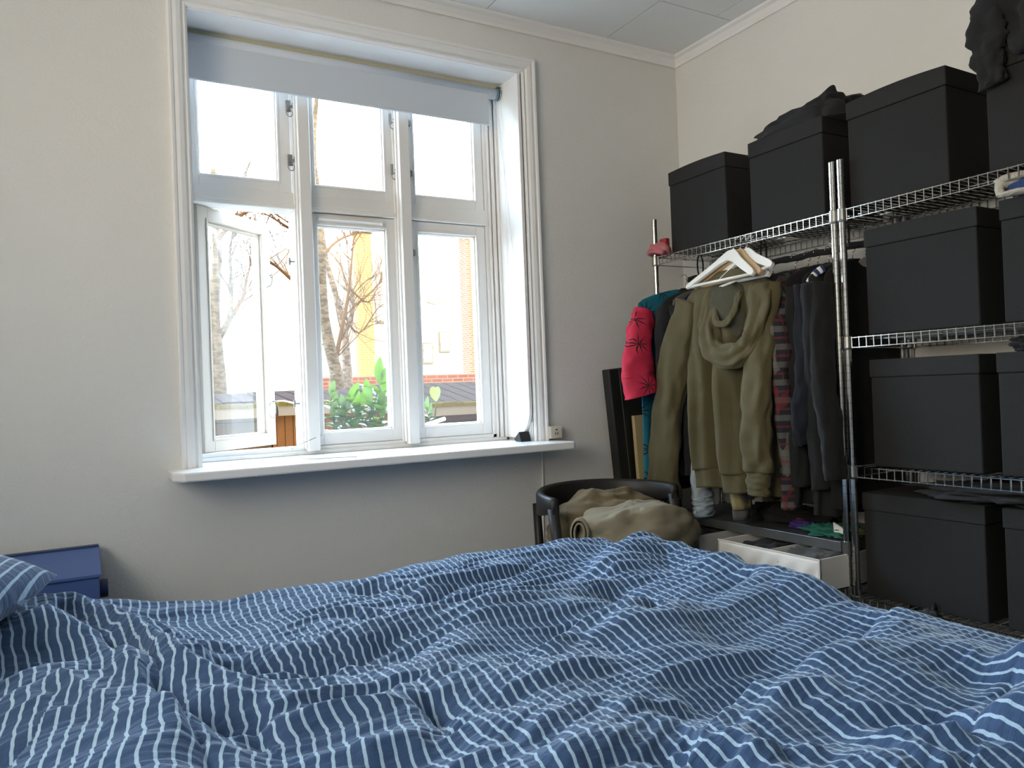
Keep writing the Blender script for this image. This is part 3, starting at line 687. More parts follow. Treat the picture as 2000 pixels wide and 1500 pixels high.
m = MB().add([(Ba.x, y_, Ba.z) for y_ in (2.73, 2.71)] + [(Ba.x+.11, y_, Ba.z+.002) for y_ in (2.73, 2.71)] + [(Ba.x+.15, y_, .12) for y_ in (2.73, 2.71)] + [(Ba.x+.045, y_, .12) for y_ in (2.73, 2.71)],
     [(0, 2, 4, 6), (7, 5, 3, 1), (0, 1, 3, 2), (2, 3, 5, 4), (4, 5, 7, 6), (6, 7, 1, 0)])
m.build('board_face', yboard, bd, bevel=.002)
Bb = at(1240, 938, 'y', 2.66)
MB().box((Bb.x-.005, 2.655, Bb.z-.05), (Bb.x+.13, 2.69, Bb.z)).build('board_ledge', yboard, bd, bevel=.003)

# ================================================================== RACKS
YA, YB, YC = 2.619, 1.699, 1.667
PR = .0118
def post_mb(x, y, z1=1.81):
    m = MB(); R_ = []; z = .0; pr = []
    pr.append((PR, 0))
    for i in range(1, int(z1/.0254)):
        zz_ = i*.0254; pr += [(PR, zz_-.0016), (PR*.90, zz_-.0010), (PR*.90, zz_+.0010), (PR, zz_+.0016)]
    pr += [(PR, z1-.002), (PR*.85, z1)]
    for r, z in pr: R_.append([(x+r*math.cos(2*math.pi*k/16), y+r*math.sin(2*math.pi*k/16), z) for k in range(16)])
    return m.rings(R_)
def wire_shelf(y0, y1, z, par):
    """y0<y1; deck of wires with a ladder-like front and back edge, z = top wire"""
    m = MB(); x0, x1 = XR, XR+DEP; h = .033; r = .0026
    for x in (x0, x1):
        for zz_ in (z, z-h): m.tube([(x, y0+.01, zz_), (x, y1-.01, zz_)], r, 6)
    for y in (y0, y1):
        for zz_ in (z, z-h): m.tube([(x0+.01, y, zz_), (x1-.01, y, zz_)], r, 6)
    n_ = int((y1-y0-.03)/.0262)
    for i in range(n_+1):
        y = y0+.018+i*(y1-y0-.036)/n_
        for x in (x0, x1): m.tube([(x, y, z+.003), (x, y, z-h-.003)], .0021, 5)
        m.tube([(x0, y, z+.001), (x1, y, z+.001)], .0018, 5, cap=False)
    for x in (x0+.085, x0+.172, x0+.26): m.tube([(x, y0, z-.006), (x, y1, z-.006)], .0028, 6)
    sh = m.build('wire_shelf', chrome, par)
    for x in (x0, x1):
        for y in (y0, y1):
            R_ = []
            for r_, zz_ in ((.0150, z-h-.006), (.0168, z-h), (.0158, z+.004), (.0140, z+.006)):
                R_.append([(x+r_*math.cos(2*math.pi*k/16), y+r_*math.sin(2*math.pi*k/16), zz_) for k in range(16)])
            MB().rings(R_).build('corner_sleeve', chromed, sh, smooth=False)
    return sh
def rack(y0, y1, zs_, label):
    e = empty('wire_rack', (XR+DEP/2, (y0+y1)/2, 0), label, 'shelf rack', 'chrome wire racks along the right wall')
    for x in (XR, XR+DEP):
        for y in (y0, y1):
            p_ = post_mb(x, y).build('post', chrome, e, smooth=False)
            MB().tube([(x, y, .0), (x, y, .014)], .017, 14).build('foot', rubber, p_)
    for z in zs_: wire_shelf(y0, y1, z, e)
    return e
S4, S3, S2, S1 = 1.6393, 1.2092, .7764, .3394
rl = rack(YB, YA, (S4, .365), 'chrome wire rack with the hanging clothes, nearer the window')
rr = rack(YC-.92, YC, (S4, S3, S2, S1), 'chrome wire rack with four shelves of black boxes, nearer the camera')
m = MB(); m.box((XR-.004, YB+.022, .482), (XR+.006, YA-.022, .517)).box((XR+DEP-.006, YB+.02, .482), (XR+DEP+.004, YA-.02, .517)).box((XR, YB+.022, .511), (XR+DEP, YA-.022, .516))
m.build('solid_shelf', steel, rl, bevel=.0015)
for x in (XR, XR+DEP):
    for y in (YB, YA): MB().tube([(x, y, .478), (x, y, .522)], .0165, 16).build('corner_sleeve', chromed, rl)
# rail for hangers
rod = empty('clothes_rail', (XR+.17, 2.16, 1.545), 'black padded clothes rail hung under the top wire shelf', 'rail')
m = MB(); pts = [(XR+.17, y, 1.545+.002*math.sin(y*40)) for y in np.linspace(YB-.012, YA-.02, 60)]
m.tube(pts, [.0125+.0022*noise.noise(Vector((0, y[1]*30, 0))) for y in pts], 12).build('rail_bar', blackm, rod, smooth=True)
for y in (1.78, 2.16, 2.52):
    MB().tube([(XR+.17+.017*math.sin(a), y, 1.545+.05+.05*-math.cos(a)-.0) for a in np.linspace(0, 2*math.pi, 16)], .0035, 6, cap=False).build('rail_loop', blackm, rod)

# ---- black storage boxes
def black_box(y1, wid, z, h, label, group, x0=XR+.020, dep=.325, lidh=.058, sag=0.0, lift=.0055):
    z += lift
    e = empty('storage_box', (x0+dep/2, y1-wid/2, z), label, 'storage box', group)
    y0 = y1-wid
    MB().box((x0+.003, y0+.003, z), (x0+dep, y1-.003, z+h-lidh)).build('box_body', boxm, e, bevel=.004)
    m = MB(); n_ = 16; vs = []
    xs = [x0, x0+dep+.003]
    # lid with a slightly curved top edge
    for x in xs:
        for i in range(n_+1):
            y = y0+(y1-y0)*i/n_; vs.append((x, y, z+h-lidh+.0005)); vs.append((x, y, z+h+sag*math.sin(math.pi*i/n_)))
    fs = []; o_ = 2*(n_+1)
    for i in range(n_):
        a = 2*i
        fs += [(a, a+1, a+3, a+2), (o_+a, o_+a+2, o_+a+3, o_+a+1), (a+1, o_+a+1, o_+a+3, a+3), (a, a+2, o_+a+2, o_+a)]
    fs += [(0, o_, o_+1, 1), (2*n_, 2*n_+1, o_+2*n_+1, o_+2*n_)]
    m.add(vs, fs).build('lid', boxl, e, bevel=.003)
    return e
G = 'black fabric storage boxes on the wire racks'
black_box(2.540, .336, S4, .352, 'black box at the window end of the top shelf, nothing on it', G, sag=.006)
black_box(2.085, .338, S4, .345, 'second black box on the top shelf, folded trousers lying on it', G, sag=.004)
black_box(1.653, .340, S4, .352, 'third black box on the top shelf, right of the paired posts', G, sag=.008)
black_box(1.205, .340, S4, .340, 'fourth black box on the top shelf, half covered by a draped jacket', G)
black_box(1.606, .366, S3, .345, 'black box on the second shelf from top, left one right of the posts', G, sag=.003)
black_box(1.180, .366, S3, .345, 'black box on the second shelf from top, right one under the wool slipper', G)
black_box(1.604, .354, S2, .350, 'black box on the third shelf from top, left one right of the posts', G)
black_box(1.204, .366, S2, .350, 'black box on the third shelf from top, cut off by the right edge', G)
black_box(1.655, .400, S1, .345, 'black box on the lowest wire shelf, left one behind the duvet', G, x0=XR+.026)
black_box(1.208, .380, S1, .345, 'black box on the lowest wire shelf, cut off by the right edge', G, x0=XR+.026)

# ================================================================== HANGERS AND CLOTHES
RX, RZ = XR+.17, 1.545
def hanger_tree(wood, wood_bar=True, label=None, group=None):
    e = empty('clothes_hanger', (0, 0, 0), label, 'hanger', group)
    up = [(0, .012), (.022, .010), (.045, -.004), (.08, -.030), (.12, -.055), (.16, -.078), (.195, -.099), (.212, -.112), (.217, -.122), (.210, -.130)]
    lo = [(.195, -.127), (.165, -.112), (.12, -.090), (.08, -.068), (.04, -.046), (0, -.034)]
    P = up+lo; full = P + [(-x, z) for x, z in reversed(P[1:-1])]
    MB().prism(full, 'y', -.0065, .0065).build('shoulder_frame', wood, e, bevel=.002)
    if wood_bar: MB().tube([(-.196, 0, -.122), (.196, 0, -.122)], .0055, 10).build('trouser_bar', wood, e, smooth=True)
    pts = [(0, 0, .008), (0, 0, .030)] + [(-.004+.019*math.sin(a)-.0, 0, .052-.019*math.cos(a)) for a in np.linspace(.2, 4.6, 14)]
    MB().tube(pts, .0014, 6).build('hook', chrome, e, smooth=True)
    return e
def place_hanger(e, N, yw, tilt, rl_):
    y_, t_, r_ = map(math.radians, (yw, tilt, rl_))
    a = Vector((math.sin(y_), math.cos(y_), 0)); n_ = Vector((-math.cos(y_), math.sin(y_), 0))
    d = Vector((0, 0, -1))*math.cos(t_)+n_*math.sin(t_)
    a2 = a*math.cos(r_)+d*math.sin(r_); d2 = d*math.cos(r_)-a*math.sin(r_); ez = -d2; ey = ez.cross(a2)
    m = Matrix((a2, ey, ez)).transposed().to_4x4(); m.translation = N
    e.matrix_world = m; return e
hw0 = hanger_tree(hangw)
GH = 'empty hangers hooked on the top shelf front'
place_hanger(hw0, (2.150, 2.070, 1.560), 10, 30, -1.5); tag(hw0, 'white wooden hanger, frontmost of the empty ones on the shelf edge', 'hanger', GH)
hn0 = hanger_tree(hangn, True, 'natural wood hanger between the white ones on the shelf edge', GH)
place_hanger(hn0, (2.168, 2.052, 1.560), 12, 28, -.3)
h3 = copy_tree(hw0); h3['label'] = 'white wooden hanger hanging lowest, behind the natural wood hanger'
place_hanger(h3, (2.168, 2.018, 1.555), 14, 27, 7)
h4 = copy_tree(hw0); h4['label'] = 'white wooden hanger rearmost of the empty ones, nearly hidden behind the others'
place_hanger(h4, (2.192, 2.046, 1.560), 12, 23, -1)

def frame(O, ang):
    a = Vector((math.cos(ang), math.sin(ang), 0)); b = Vector((-math.sin(ang), math.cos(ang), 0)); return Vector(O), a, b
def body_mb(O, ang, Wd, L, T, neck=.05, drop=.075, flare=0., fold=.012, nf=4, seed=0, n=72, rows=46, hem=0, wl=None, wr=None):
    O, a, b = frame(O, ang); m = MB(); R_ = []
    wl = wl or Wd; wr = wr or Wd
    zs_ = [0, .006, .018] + list(np.linspace(.03, L, rows))
    for dz in zs_:
        q = min(1, dz/drop); sh = neck + (1-neck/Wd)*Wd*math.sin(q*math.pi/2)**.85 if dz < drop else Wd
        g_ = 1+flare*max(0, dz-drop)/L
        th = T*(.35+.65*min(1, dz/.12)); A = fold*min(1, max(0, dz-.06)/(.45*L))
        if hem and dz > L-hem: g_ *= .93; A *= .75; th *= .93
        r_ = []
        for k in range(n):
            c_, s_ = math.cos(2*math.pi*k/n), math.sin(2*math.pi*k/n)
            u = math.copysign(abs(c_)**.75, c_); v = math.copysign(abs(s_)**.8, s_)
            hw_ = (wl if c_ < 0 else wr)/Wd*sh*g_
            x_ = u*hw_
            uu = x_*nf*2*math.pi/.45
            d_ = A*(math.sin(uu+seed+.8*math.sin(dz*5+seed)) + .5*math.sin(uu*1.9+2*seed+dz*3)) + A*.6*noise.noise(Vector((x_*7, dz*4, seed)))
            d_ += .004*noise.noise(Vector((x_*22, dz*18, seed+5)))
            side = .35*A*math.sin(dz*11+seed+k*.2)
            r_.append(O + a*(x_+side*abs(u)) + b*(th*v + d_) - Vector((0, 0, dz + .006*math.sin(uu*.7+seed)*(dz/L)**3)))
        R_.append(r_)
    return m.rings(R_)
def sleeve_mb(pts, r0, r1, flat=.7, seed=0, up=(0, 1, 0), n=28, wr=.006, nn=14):
    P = smoothline(pts, nn); N = len(P); m = MB(); a = Vector(up); R_ = []
    for i, p in enumerate(P):
        t = (P[min(i+1, N-1)]-P[max(i-1, 0)]).normalized(); a = (a-t*a.dot(t)).normalized(); b = t.cross(a); q = i/(N-1)
        r_ = r0+(r1-r0)*q; row = []
        for k in range(n):
            ph = 2*math.pi*k/n
            w_ = wr*(noise.noise(Vector((math.cos(ph)*1.5, math.sin(ph)*1.5, q*7+seed)))*1.6+noise.noise(Vector((math.cos(ph)*3, q*14, seed))))
            row.append(p + a*((r_*flat+w_)*math.cos(ph)) + b*((r_+w_)*math.sin(ph)))
        R_.append(row)
    return m.rings(R_, True, True)
drk = hanger_tree(hangd, False, 'dark hanger on the black rail', None); first_h = [True]
hang_n = 0
def rail_hanger(y, x=RX, ang=0.0, m='d', label=None):
    """a hanger standing across the rail"""
    global hang_n
    if m == 'd':
        e = drk if first_h[0] else copy_tree(drk); first_h[0] = False
    else: e = copy_tree(hw0)
    e.matrix_world = Matrix.Translation((x+.004, y, RZ-.0555)) @ Matrix.Rotation(ang, 4, 'Z')
    e['label'] = label; e['group'] = 'hangers on the black rail'; e['category'] = 'hanger'; return e
def rail_garment(name, y, m, L, Wd=.225, T=.018, x=RX, label='', cat='clothes', ang=0., fold=.010, nf=4, seed=0, sleeves=(), flare=.0, hem=0, sm=None, hl=None, mh='d', top=-.055):
    zt = RZ-.0555+.004+top+.055
    rail_hanger(y, x, ang, mh, hl or ('dark hanger on the rail holding the '+label.split(' hanging')[0]))
    e = empty(name, (x, y, zt-L), label, cat)
    O = (x, y, zt)
    body_mb(O, ang, Wd, L, T, fold=fold, nf=nf, seed=seed, flare=flare, hem=hem).build('body', m, e, smooth=True)
    for pts, r0, r1, mm in sleeves: sleeve_mb(pts, r0, r1, .55, seed).build('sleeve', mm or m, e, smooth=True)
    return e
FX = RX-.215   # front shoulder x
# palm shirt, window end of the rail
rail_garment('shirt', 2.565, palmteal, .83, .262, .016, x=RX-.055, seed=1, fold=.008, ang=math.radians(-3),
    label='teal short-sleeved shirt with black palms and pink sleeves hanging at the window end', hl='dark hanger on the rail at its window end',
    sleeves=[([(RX-.300, 2.555, 1.395), (RX-.335, 2.545, 1.28), (RX-.365, 2.535, 1.15), (RX-.345, 2.53, 1.035)], .05, .095, palmpink), ([(RX+.14, 2.565, 1.38), (RX+.16, 2.565, 1.2)], .05, .08, palmpink)])
rail_garment('jacket', 2.495, charm, .86, .235, .026, seed=2, ang=math.radians(-4), label='charcoal jacket hanging next to the teal palm shirt',
    sleeves=[([(FX+.0, 2.49, 1.40), (FX-.03, 2.485, 1.1), (FX-.01, 2.48, .80), (FX+.01, 2.48, .66)], .062, .05, None)])
e = rail_garment('shirt', 2.440, greym, .80, .225, .018, seed=3, ang=math.radians(-5), label='dark grey shirt hanging between charcoal jacket and olive hoodie',
    sleeves=[([(FX+.01, 2.435, 1.40), (FX-.015, 2.43, 1.1), (FX, 2.43, .76)], .05, .04, blackm)])
rail_garment('jacket', 2.385, blackm, .85, .23, .026, seed=4, label='black buttoned jacket hanging behind the long left sleeve of the hoodie',
    sleeves=[([(FX+.02, 2.38, 1.40), (FX+.0, 2.38, 1.1), (FX+.01, 2.38, .70)], .06, .05, None)])
e = rail_garment('shirt', 2.325, denim, .84, .215, .018, seed=5, label='pale denim shirt hanging behind the hoodie, buttoned cuff showing below it',
    sleeves=[([(FX+.02, 2.32, 1.38), (FX+.0, 2.325, 1.0), (FX+.012, 2.355, .70), (FX+.025, 2.36, .60)], .055, .048, None)])
sleeve_mb([(FX+.024, 2.36, .612), (FX+.028, 2.360, .575), (FX+.030, 2.360, .528)], .053, .049, .6, 9).build('cuff', denim, e, smooth=True)
MB().tube([(FX-.028, 2.352, .55), (FX-.024, 2.352, .55)], .006, 12).build('button', pearl, e)
rail_garment('trousers', 2.24, olived, .86, .17, .022, seed=6, label='dark olive trousers hanging behind the hoodie', cat='trousers')
rail_garment('shirt', 2.18, sandm, .88, .20, .018, seed=7, label='sand coloured shirt hanging behind the hoodie, hem showing below it',
    sleeves=[([(FX+.02, 2.18, 1.38), (FX+.01, 2.17, 1.0), (FX+.01, 2.13, .585)], .05, .045, None)])
rail_garment('cardigan', 2.12, greym, .86, .21, .022, seed=8, label='grey cardigan hanging behind the hoodie, cuff showing beneath its hem',
    sleeves=[([(FX+.02, 2.11, 1.38), (FX+.01, 2.12, 1.0), (FX+.02, 2.14, .545)], .052, .042, None)])
rail_garment('jacket', 2.01, olived, .86, .225, .030, seed=9, label='dark olive jacket hanging just right of the hoodie shoulder',
    sleeves=[([(FX+.01, 2.00, 1.40), (FX-.01, 1.98, 1.1), (FX, 1.98, .72)], .06, .05, None)])
rail_garment('flannel_shirt', 1.900, plaid, .87, .235, .020, x=RX-.01, seed=10, label='plaid flannel shirt with red and grey checks hanging right of the hoodie', cat='shirt',
    sleeves=[([(FX-.020, 1.875, 1.41), (FX-.050, 1.860, 1.20), (FX-.03, 1.865, .95), (FX-.0, 1.885, .62)], .058, .045, None)])
rail_garment('shirt', 1.950, plaidn, .84, .22, .018, seed=11, label='navy checked shirt hanging between the dark olive jacket and the plaid flannel',
    sleeves=[([(FX+.01, 1.945, 1.40), (FX+.0, 1.945, 1.0), (FX, 1.945, .66)], .05, .04, None)])
e = rail_garment('sweater', 1.802, navym, .84, .225, .018, x=RX+.01, seed=12, label='dark sweater with blue and white striped shoulder ribbing',
    sleeves=[([(FX+.015, 1.795, 1.40), (FX-.005, 1.785, 1.12), (FX-.045, 1.785, .96), (FX-.02, 1.80, .86)], .06, .045, None)])
PB = [at(1606, 530, 'x', FX+.03), at(1590, 541, 'x', FX+.01), at(1576, 558, 'x', FX-.005), at(1566, 584, 'x', FX-.015)]
seg = smoothline(PB, 3)
for i in range(len(seg)-1):
    MB().tube([seg[i]+Vector((-.004, -.010, .010)), seg[i+1]+Vector((-.004, -.010, .010))], .014*(1-.55*i/len(seg)), 10, rb=[.006]*2).build('ribbing_stripe', (woolb if i % 2 == 0 else whitecloth), e, smooth=True)
rail_garment('sweater', 1.850, blackm, .86, .235, .026, x=RX-.01, seed=13, label='black sweater hanging between the plaid flannel and the striped-shoulder sweater',
    sleeves=[([(FX+.01, 1.845, 1.40), (FX+.0, 1.845, 1.15), (FX+.0, 1.84, .96), (FX+.0, 1.84, .70)], .055, .042, charm)])
rail_garment('coat', 1.760, charm, .89, .235, .026, seed=14, label='charcoal coat hanging between the striped-shoulder sweater and the paired posts', cat='coat',
    sleeves=[([(FX+.01, 1.755, 1.40), (FX-.0, 1.755, 1.1), (FX+.01, 1.755, .70)], .062, .05, None)])
rail_garment('coat', 1.722, blackm, .86, .225, .016, x=RX+.02, seed=15, fold=.004, label='black coat whose sleeve hangs in front of the paired posts', cat='coat', mh='w', hl='white hanger on the rail nearest the paired posts',
    sleeves=[([(FX+.02, 1.73, 1.40), (FX-.01, 1.725, 1.12), (FX-.030, 1.690, .92), (FX-.034, 1.672, .74)], .055, .045, None)])

# ---- the olive hoodie on the front of the rack
HO = (2.165, 2.105, 1.500)
hd = empty('hoodie', (2.165, 2.105, .68), 'olive green hoodie hanging on the outside of the rack below the empty hangers', 'hoodie')
ha = math.radians(90)
body_mb(HO, ha, .232, .765, .044, neck=.06, drop=.11, flare=-.03, fold=.030, nf=2.9, seed=2.2, n=120, rows=80).build('body', olive, hd, smooth=True)
hb = body_mb((2.165, 2.105, 1.500), ha, .2195, .835, .043, neck=.06, drop=.11, flare=-.03, fold=.020, nf=2.9, seed=2.2, n=120, rows=110)
keep = 120*96; hb2 = MB(); hb2.rings([hb.v[i:i+120] for i in range(120*(3+99), len(hb.v), 120)]); hb2.build('hem_band', olive, hd, smooth=True)
sleeve_mb([(2.150, 2.305, 1.405), (2.130, 2.370, 1.20), (2.122, 2.425, .95), (2.12, 2.465, .72), (2.13, 2.465, .60)], .072, .082, .55, 4, (1, 0, 0), 40, .009, 20).build('sleeve', olive, hd, smooth=True)
sleeve_mb([(2.150, 1.912, 1.42), (2.115, 1.915, 1.20), (2.085, 1.922, .95), (2.09, 1.925, .755)], .068, .060, .55, 8, (1, 0, 0), 40, .008, 20).build('sleeve', olive, hd, smooth=True)
sleeve_mb([(2.09, 1.925, .760), (2.09, 1.926, .71), (2.092, 1.927, .672)], .052, .044, .62, 3, (1, 0, 0), 30, .004, 8).build('cuff', olive, hd, smooth=True)
# hood: a heavy folded cowl hanging open at the neck
def pxs(L, x): return [tuple(at(u, v, 'x', x_)) for (u, v), x_ in zip(L, x if hasattr(x, '__len__') else [x]*len(L))]
hood = empty('hood', (2.10, 2.05, 1.3)); hood.parent = hd; hood.location = Vector((2.10, 2.05, 1.3))-hd.location
hm = sleeve_mb(pxs([(1398, 572), (1386, 612), (1384, 655), (1400, 688), (1432, 696), (1462, 674), (1480, 632), (1488, 585), (1490, 560)], [2.155, 2.125, 2.10, 2.085, 2.082, 2.09, 2.105, 2.125, 2.14]), .040, .046, .62, 21, (1, 0, 0), 44, .010, 16)
hm.build('hood_fold', olive, hd, smooth=True)
sleeve_mb(pxs([(1396, 600), (1400, 628), (1416, 632), (1430, 618), (1438, 596), (1446, 572)], [2.12, 2.095, 2.088, 2.092, 2.105, 2.13]), .012, .015, .7, 5, (1, 0, 0), 24, .004, 12).build('hood_rim', olive, hd, smooth=True)
bpy.data.objects.remove(hood)
MB().blob((2.138, 2.085, 1.335), (.028, .105, .125), .12, 3, 44, 26, .9, 31).build('hood_shade', olived, hd, smooth=True)  # darker olive filling stands in for the shade inside the hood opening

# ================================================================== THINGS ON THE RACKS
def soften(o): return o
tr = MB().blob((2.405, 1.880, 2.010), (.128, .178, .056), .22, 2.2, 80, 50, .5, 21)
out = []
for p in tr.v:
    q = Vector(p); k = (2.06-q.y)/.34
    q.z = 1.9875+max(0, q.z-1.9875)*(.55+.75*max(0, k)) + .010*max(0, noise.noise(q*14)); out.append(tuple(q))
tr.v = out
tag(tr.build('folded_trousers', charm, smooth=True), 'folded black trousers lying on the second box of the top shelf', 'trousers')
jk = MB().blob((2.40, 1.00, 2.14), (.165, .205, .225), .35, 2.4, 80, 50, .8, 5)
out = []
for p in jk.v:
    q = Vector(p); r_ = 1-abs(noise.noise(q*9))*2; d_ = (q-Vector((2.40, 1.03, 2.14))).normalized(); q += d_*.018*r_
    if q.z < 1.988 and q.x > 2.262 and q.y < 1.212: q.z = 1.988
    out.append(tuple(q))
jk.v = out
jkt = empty('jacket', (2.40, 1.03, 1.988), 'black jacket heaped over the top right box', 'jacket'); jk.build('body', blackm, jkt, smooth=True)
sleeve_mb([(2.30, 1.14, 2.16), (2.255, 1.175, 2.06), (2.25, 1.178, 1.97), (2.252, 1.16, 1.88)], .060, .03, .5, 5, (1, 0, 0), 30, .012, 12).build('sleeve', blackm, jkt, smooth=True)
sc_ = empty('plastic_bag', (2.26, 2.60, S4), 'crumpled translucent pink bag wrapped round the far rack post on the top shelf', 'bag')
pts = [at(u, v, 'x', x_) for u, v, x_ in ((1272, 486, 2.225), (1284, 483, 2.225), (1300, 484, 2.23), (1306, 491, 2.27), (1296, 497, 2.29), (1280, 499, 2.275), (1270, 494, 2.24), (1278, 489, 2.22), (1296, 492, 2.222))]
sleeve_mb([tuple(p) for p in pts], .013, .011, 1.2, 3, (0, 0, 1), 18, .006, 8).build('bag_body', pinkm, sc_, smooth=True)
rb_ = at(1299, 472, 'x', 2.30)
tag(MB().box((2.285, rb_.y-.020, S4+.004), (2.31, rb_.y+.022, S4+.085)).build('red_box', redbox, bevel=.004), 'small red box standing on the top shelf beside the first black box', 'box')
sl_ = empty('wool_slipper', (2.31, 1.07, S3+.352), 'white and blue felted wool slipper on a box under the top shelf', 'slipper')
zb = S3+.3507
MB().blob((2.305, 1.075, zb+.028), (.048, .10, .027), .12, 3, 50, 30, .85, 2).build('slipper_sole', woolb, sl_, smooth=True)
m = MB(); P = [(2.262+.0, 1.165, zb+.012), (2.262, 1.168, zb+.036), (2.278, 1.15, zb+.050), (2.30, 1.08, zb+.051), (2.31, 1.0, zb+.05)]
m.tube(smoothline(P, 6), [.012]*7+[.02]*18, 14); m.build('slipper_rim', woolw, sl_, smooth=True)
MB().blob((2.262, 1.12, zb+.010), (.022, .055, .009), .2, 3, 40, 20, 1, 6).build('slipper_toe', woolw, sl_, smooth=True)
def flatpile(name, m, c, rad, seed, label, cat='cloth', amp=.5, zmin=None, e=.8, ridge=.010):
    b = MB().blob(c, rad, amp, 2.8, 64, 36, e, seed); out = []
    for p in b.v:
        q = Vector(p); r_ = 1-2*abs(noise.noise(q*16+Vector((seed, 0, 0)))); q += (q-Vector(c)).normalized()*ridge*r_
        if zmin is not None: q.z = max(q.z, zmin)
        out.append(tuple(q))
    b.v = out; return tag(b.build(name, m, smooth=True), label, cat)
flatpile('scarf', charm, (2.43, 1.24, S1+.372), (.15, .25, .022), 4, 'charcoal cloth lying across the two lowest black boxes', zmin=S1+.3515)
flatpile('cap', blackm, (2.36, 1.13, S2+.378), (.07, .05, .022), 6, 'small black cloth bundle on the right box of the third shelf', zmin=S2+.3565)
gl = at(1816, 1212, 'x', XR-.03)
gb = MB().blob((XR-.022, gl.y, gl.z), (.017, .030, .034), .3, 3, 30, 20, .8, 4)
gb.tube([(XR-.02, gl.y, gl.z+.02), (XR-.002, gl.y, gl.z+.045), (XR+.006, gl.y, gl.z+.02)], .006, 8)
tag(gb.build('clamp', rubber, smooth=True), 'black round clamp gripping the front wire of the lowest shelf', 'clamp')
# white boxes on the low wire shelf
def tray(y0, y1, x0, x1, z0, z1, label, name, m_, div=False, group=None, th=.006):
    e = empty(name, ((x0+x1)/2, (y0+y1)/2, z0), label, 'box', group)
    m = MB(); m.box((x0, y0, z0), (x1, y1, z0+th)).box((x0, y0, z0), (x0+th, y1, z1)).box((x1-th, y0, z0), (x1, y1, z1)).box((x0, y0, z0), (x1, y0+th, z1)).box((x0, y1-th, z0), (x1, y1, z1))
    if div: m.box((x0, (y0+y1)/2-.002, z0), (x1, (y0+y1)/2+.002, z1-.004))
    return e, m
e, m = tray(1.690, 2.140, 2.100, 2.44, .3685, .482, 'low open white fabric box with a divider, sticking out under the steel shelf', 'fabric_box', whitecloth, True)
nb = MB(); nn_ = 40; vs = []
for i in range(nn_+1):
    y = 1.688+.454*i/nn_; c_ = abs((i/nn_*2) % 1-.5)*2
    for j in range(9):
        z = .3685+.1135*j/8; pull = -.006*(1-c_)*math.sin(math.pi*j/8) - .004*math.sin(i*.9+j*.7)*math.sin(math.pi*j/8)
        vs.append((2.0985+pull, y, z - (.002*math.sin(i*.8) if j == 8 else 0)))
nb.add(vs, [(i*9+j, (i+1)*9+j, (i+1)*9+j+1, i*9+j+1) for i in range(nn_) for j in range(8)])
nb.build('front_panel', whitecloth, e, smooth=True, solid=.003); m.build('box_walls', whitecloth, e, bevel=.001)
m2 = MB(); m2.tube([(2.094, 1.686, .395), (2.094, 2.142, .395)], .0012, 5).tube([(2.095, 1.686, .483), (2.095, 2.142, .483)], .002, 6).tube([(2.094, 1.686, .3685), (2.094, 1.686, .483)], .0018, 6); m2.build('seam', whitecloth, e)
e, m = tray(2.255, 2.585, 2.100, 2.44, .3685, .478, 'white cardboard tray with a layered rim under the clothes at the window end', 'cardboard_tray', papern)
for k in range(3): m.box((2.096-.001*k, 2.253, .44+.012*k), (2.10, 2.587, .448+.012*k))
m.build('tray_walls', papern, e, bevel=.001)
flatpile('folded_clothes', blackm, (2.27, 2.42, .43), (.15, .15, .045), 12, 'black folded clothes filling the white cardboard tray', 'clothes', .15, .376, .5)
flatpile('socks', charm, (2.28, 2.03, .425), (.14, .085, .04), 13, 'dark socks in the far half of the white fabric box', 'socks', .2, .376, .5)
flatpile('socks', greym, (2.26, 1.80, .430), (.13, .085, .045), 14, 'grey bundled socks in the near half of the white fabric box', 'socks', .3, .376, .5)
flatpile('shorts', darkgreenm, (2.33, 1.815, .532), (.055, .085, .016), 15, 'teal green shorts folded on the steel shelf near the posts', 'shorts', .6, .5185, .7, .014)
flatpile('socks', redm, (2.40, 1.99, .530), (.025, .030, .016), 16, 'red socks on the steel shelf beside the purple cloth', 'socks', .5, .5185)
flatpile('cloth', purplem, (2.36, 1.965, .526), (.03, .05, .012), 17, 'purple cloth on the steel shelf in front of the red socks', 'cloth', .5, .5185)
flatpile('cloth', sandm, (2.37, 1.745, .527), (.035, .03, .012), 19, 'mustard cloth between the teal shorts and the pale card', 'cloth', .5, .5185)
flatpile('cloth', blackm, (2.46, 2.10, .540), (.09, .2, .03), 20, 'black folded cloth at the back of the steel shelf', 'cloth', .4, .5185)
q0, q1, q2, q3 = at(1627, 1020, 'x', 2.285), at(1650, 1035, 'x', 2.285), at(1648, 1052, 'x', 2.285), at(1630, 1052, 'x', 2.285)
m = MB(); m.add([(2.285, q.y, max(q.z, .5185)) for q in (q0, q1, q2, q3)]+[(2.292, q.y, max(q.z, .5185)) for q in (q0, q1, q2, q3)], [(0, 1, 2, 3), (7, 6, 5, 4), (0, 4, 5, 1), (1, 5, 6, 2), (2, 6, 7, 3), (3, 7, 4, 0)])
tag(m.build('cloth_tag', whitecloth), 'pale grey white card standing on the steel shelf against the post', 'card')

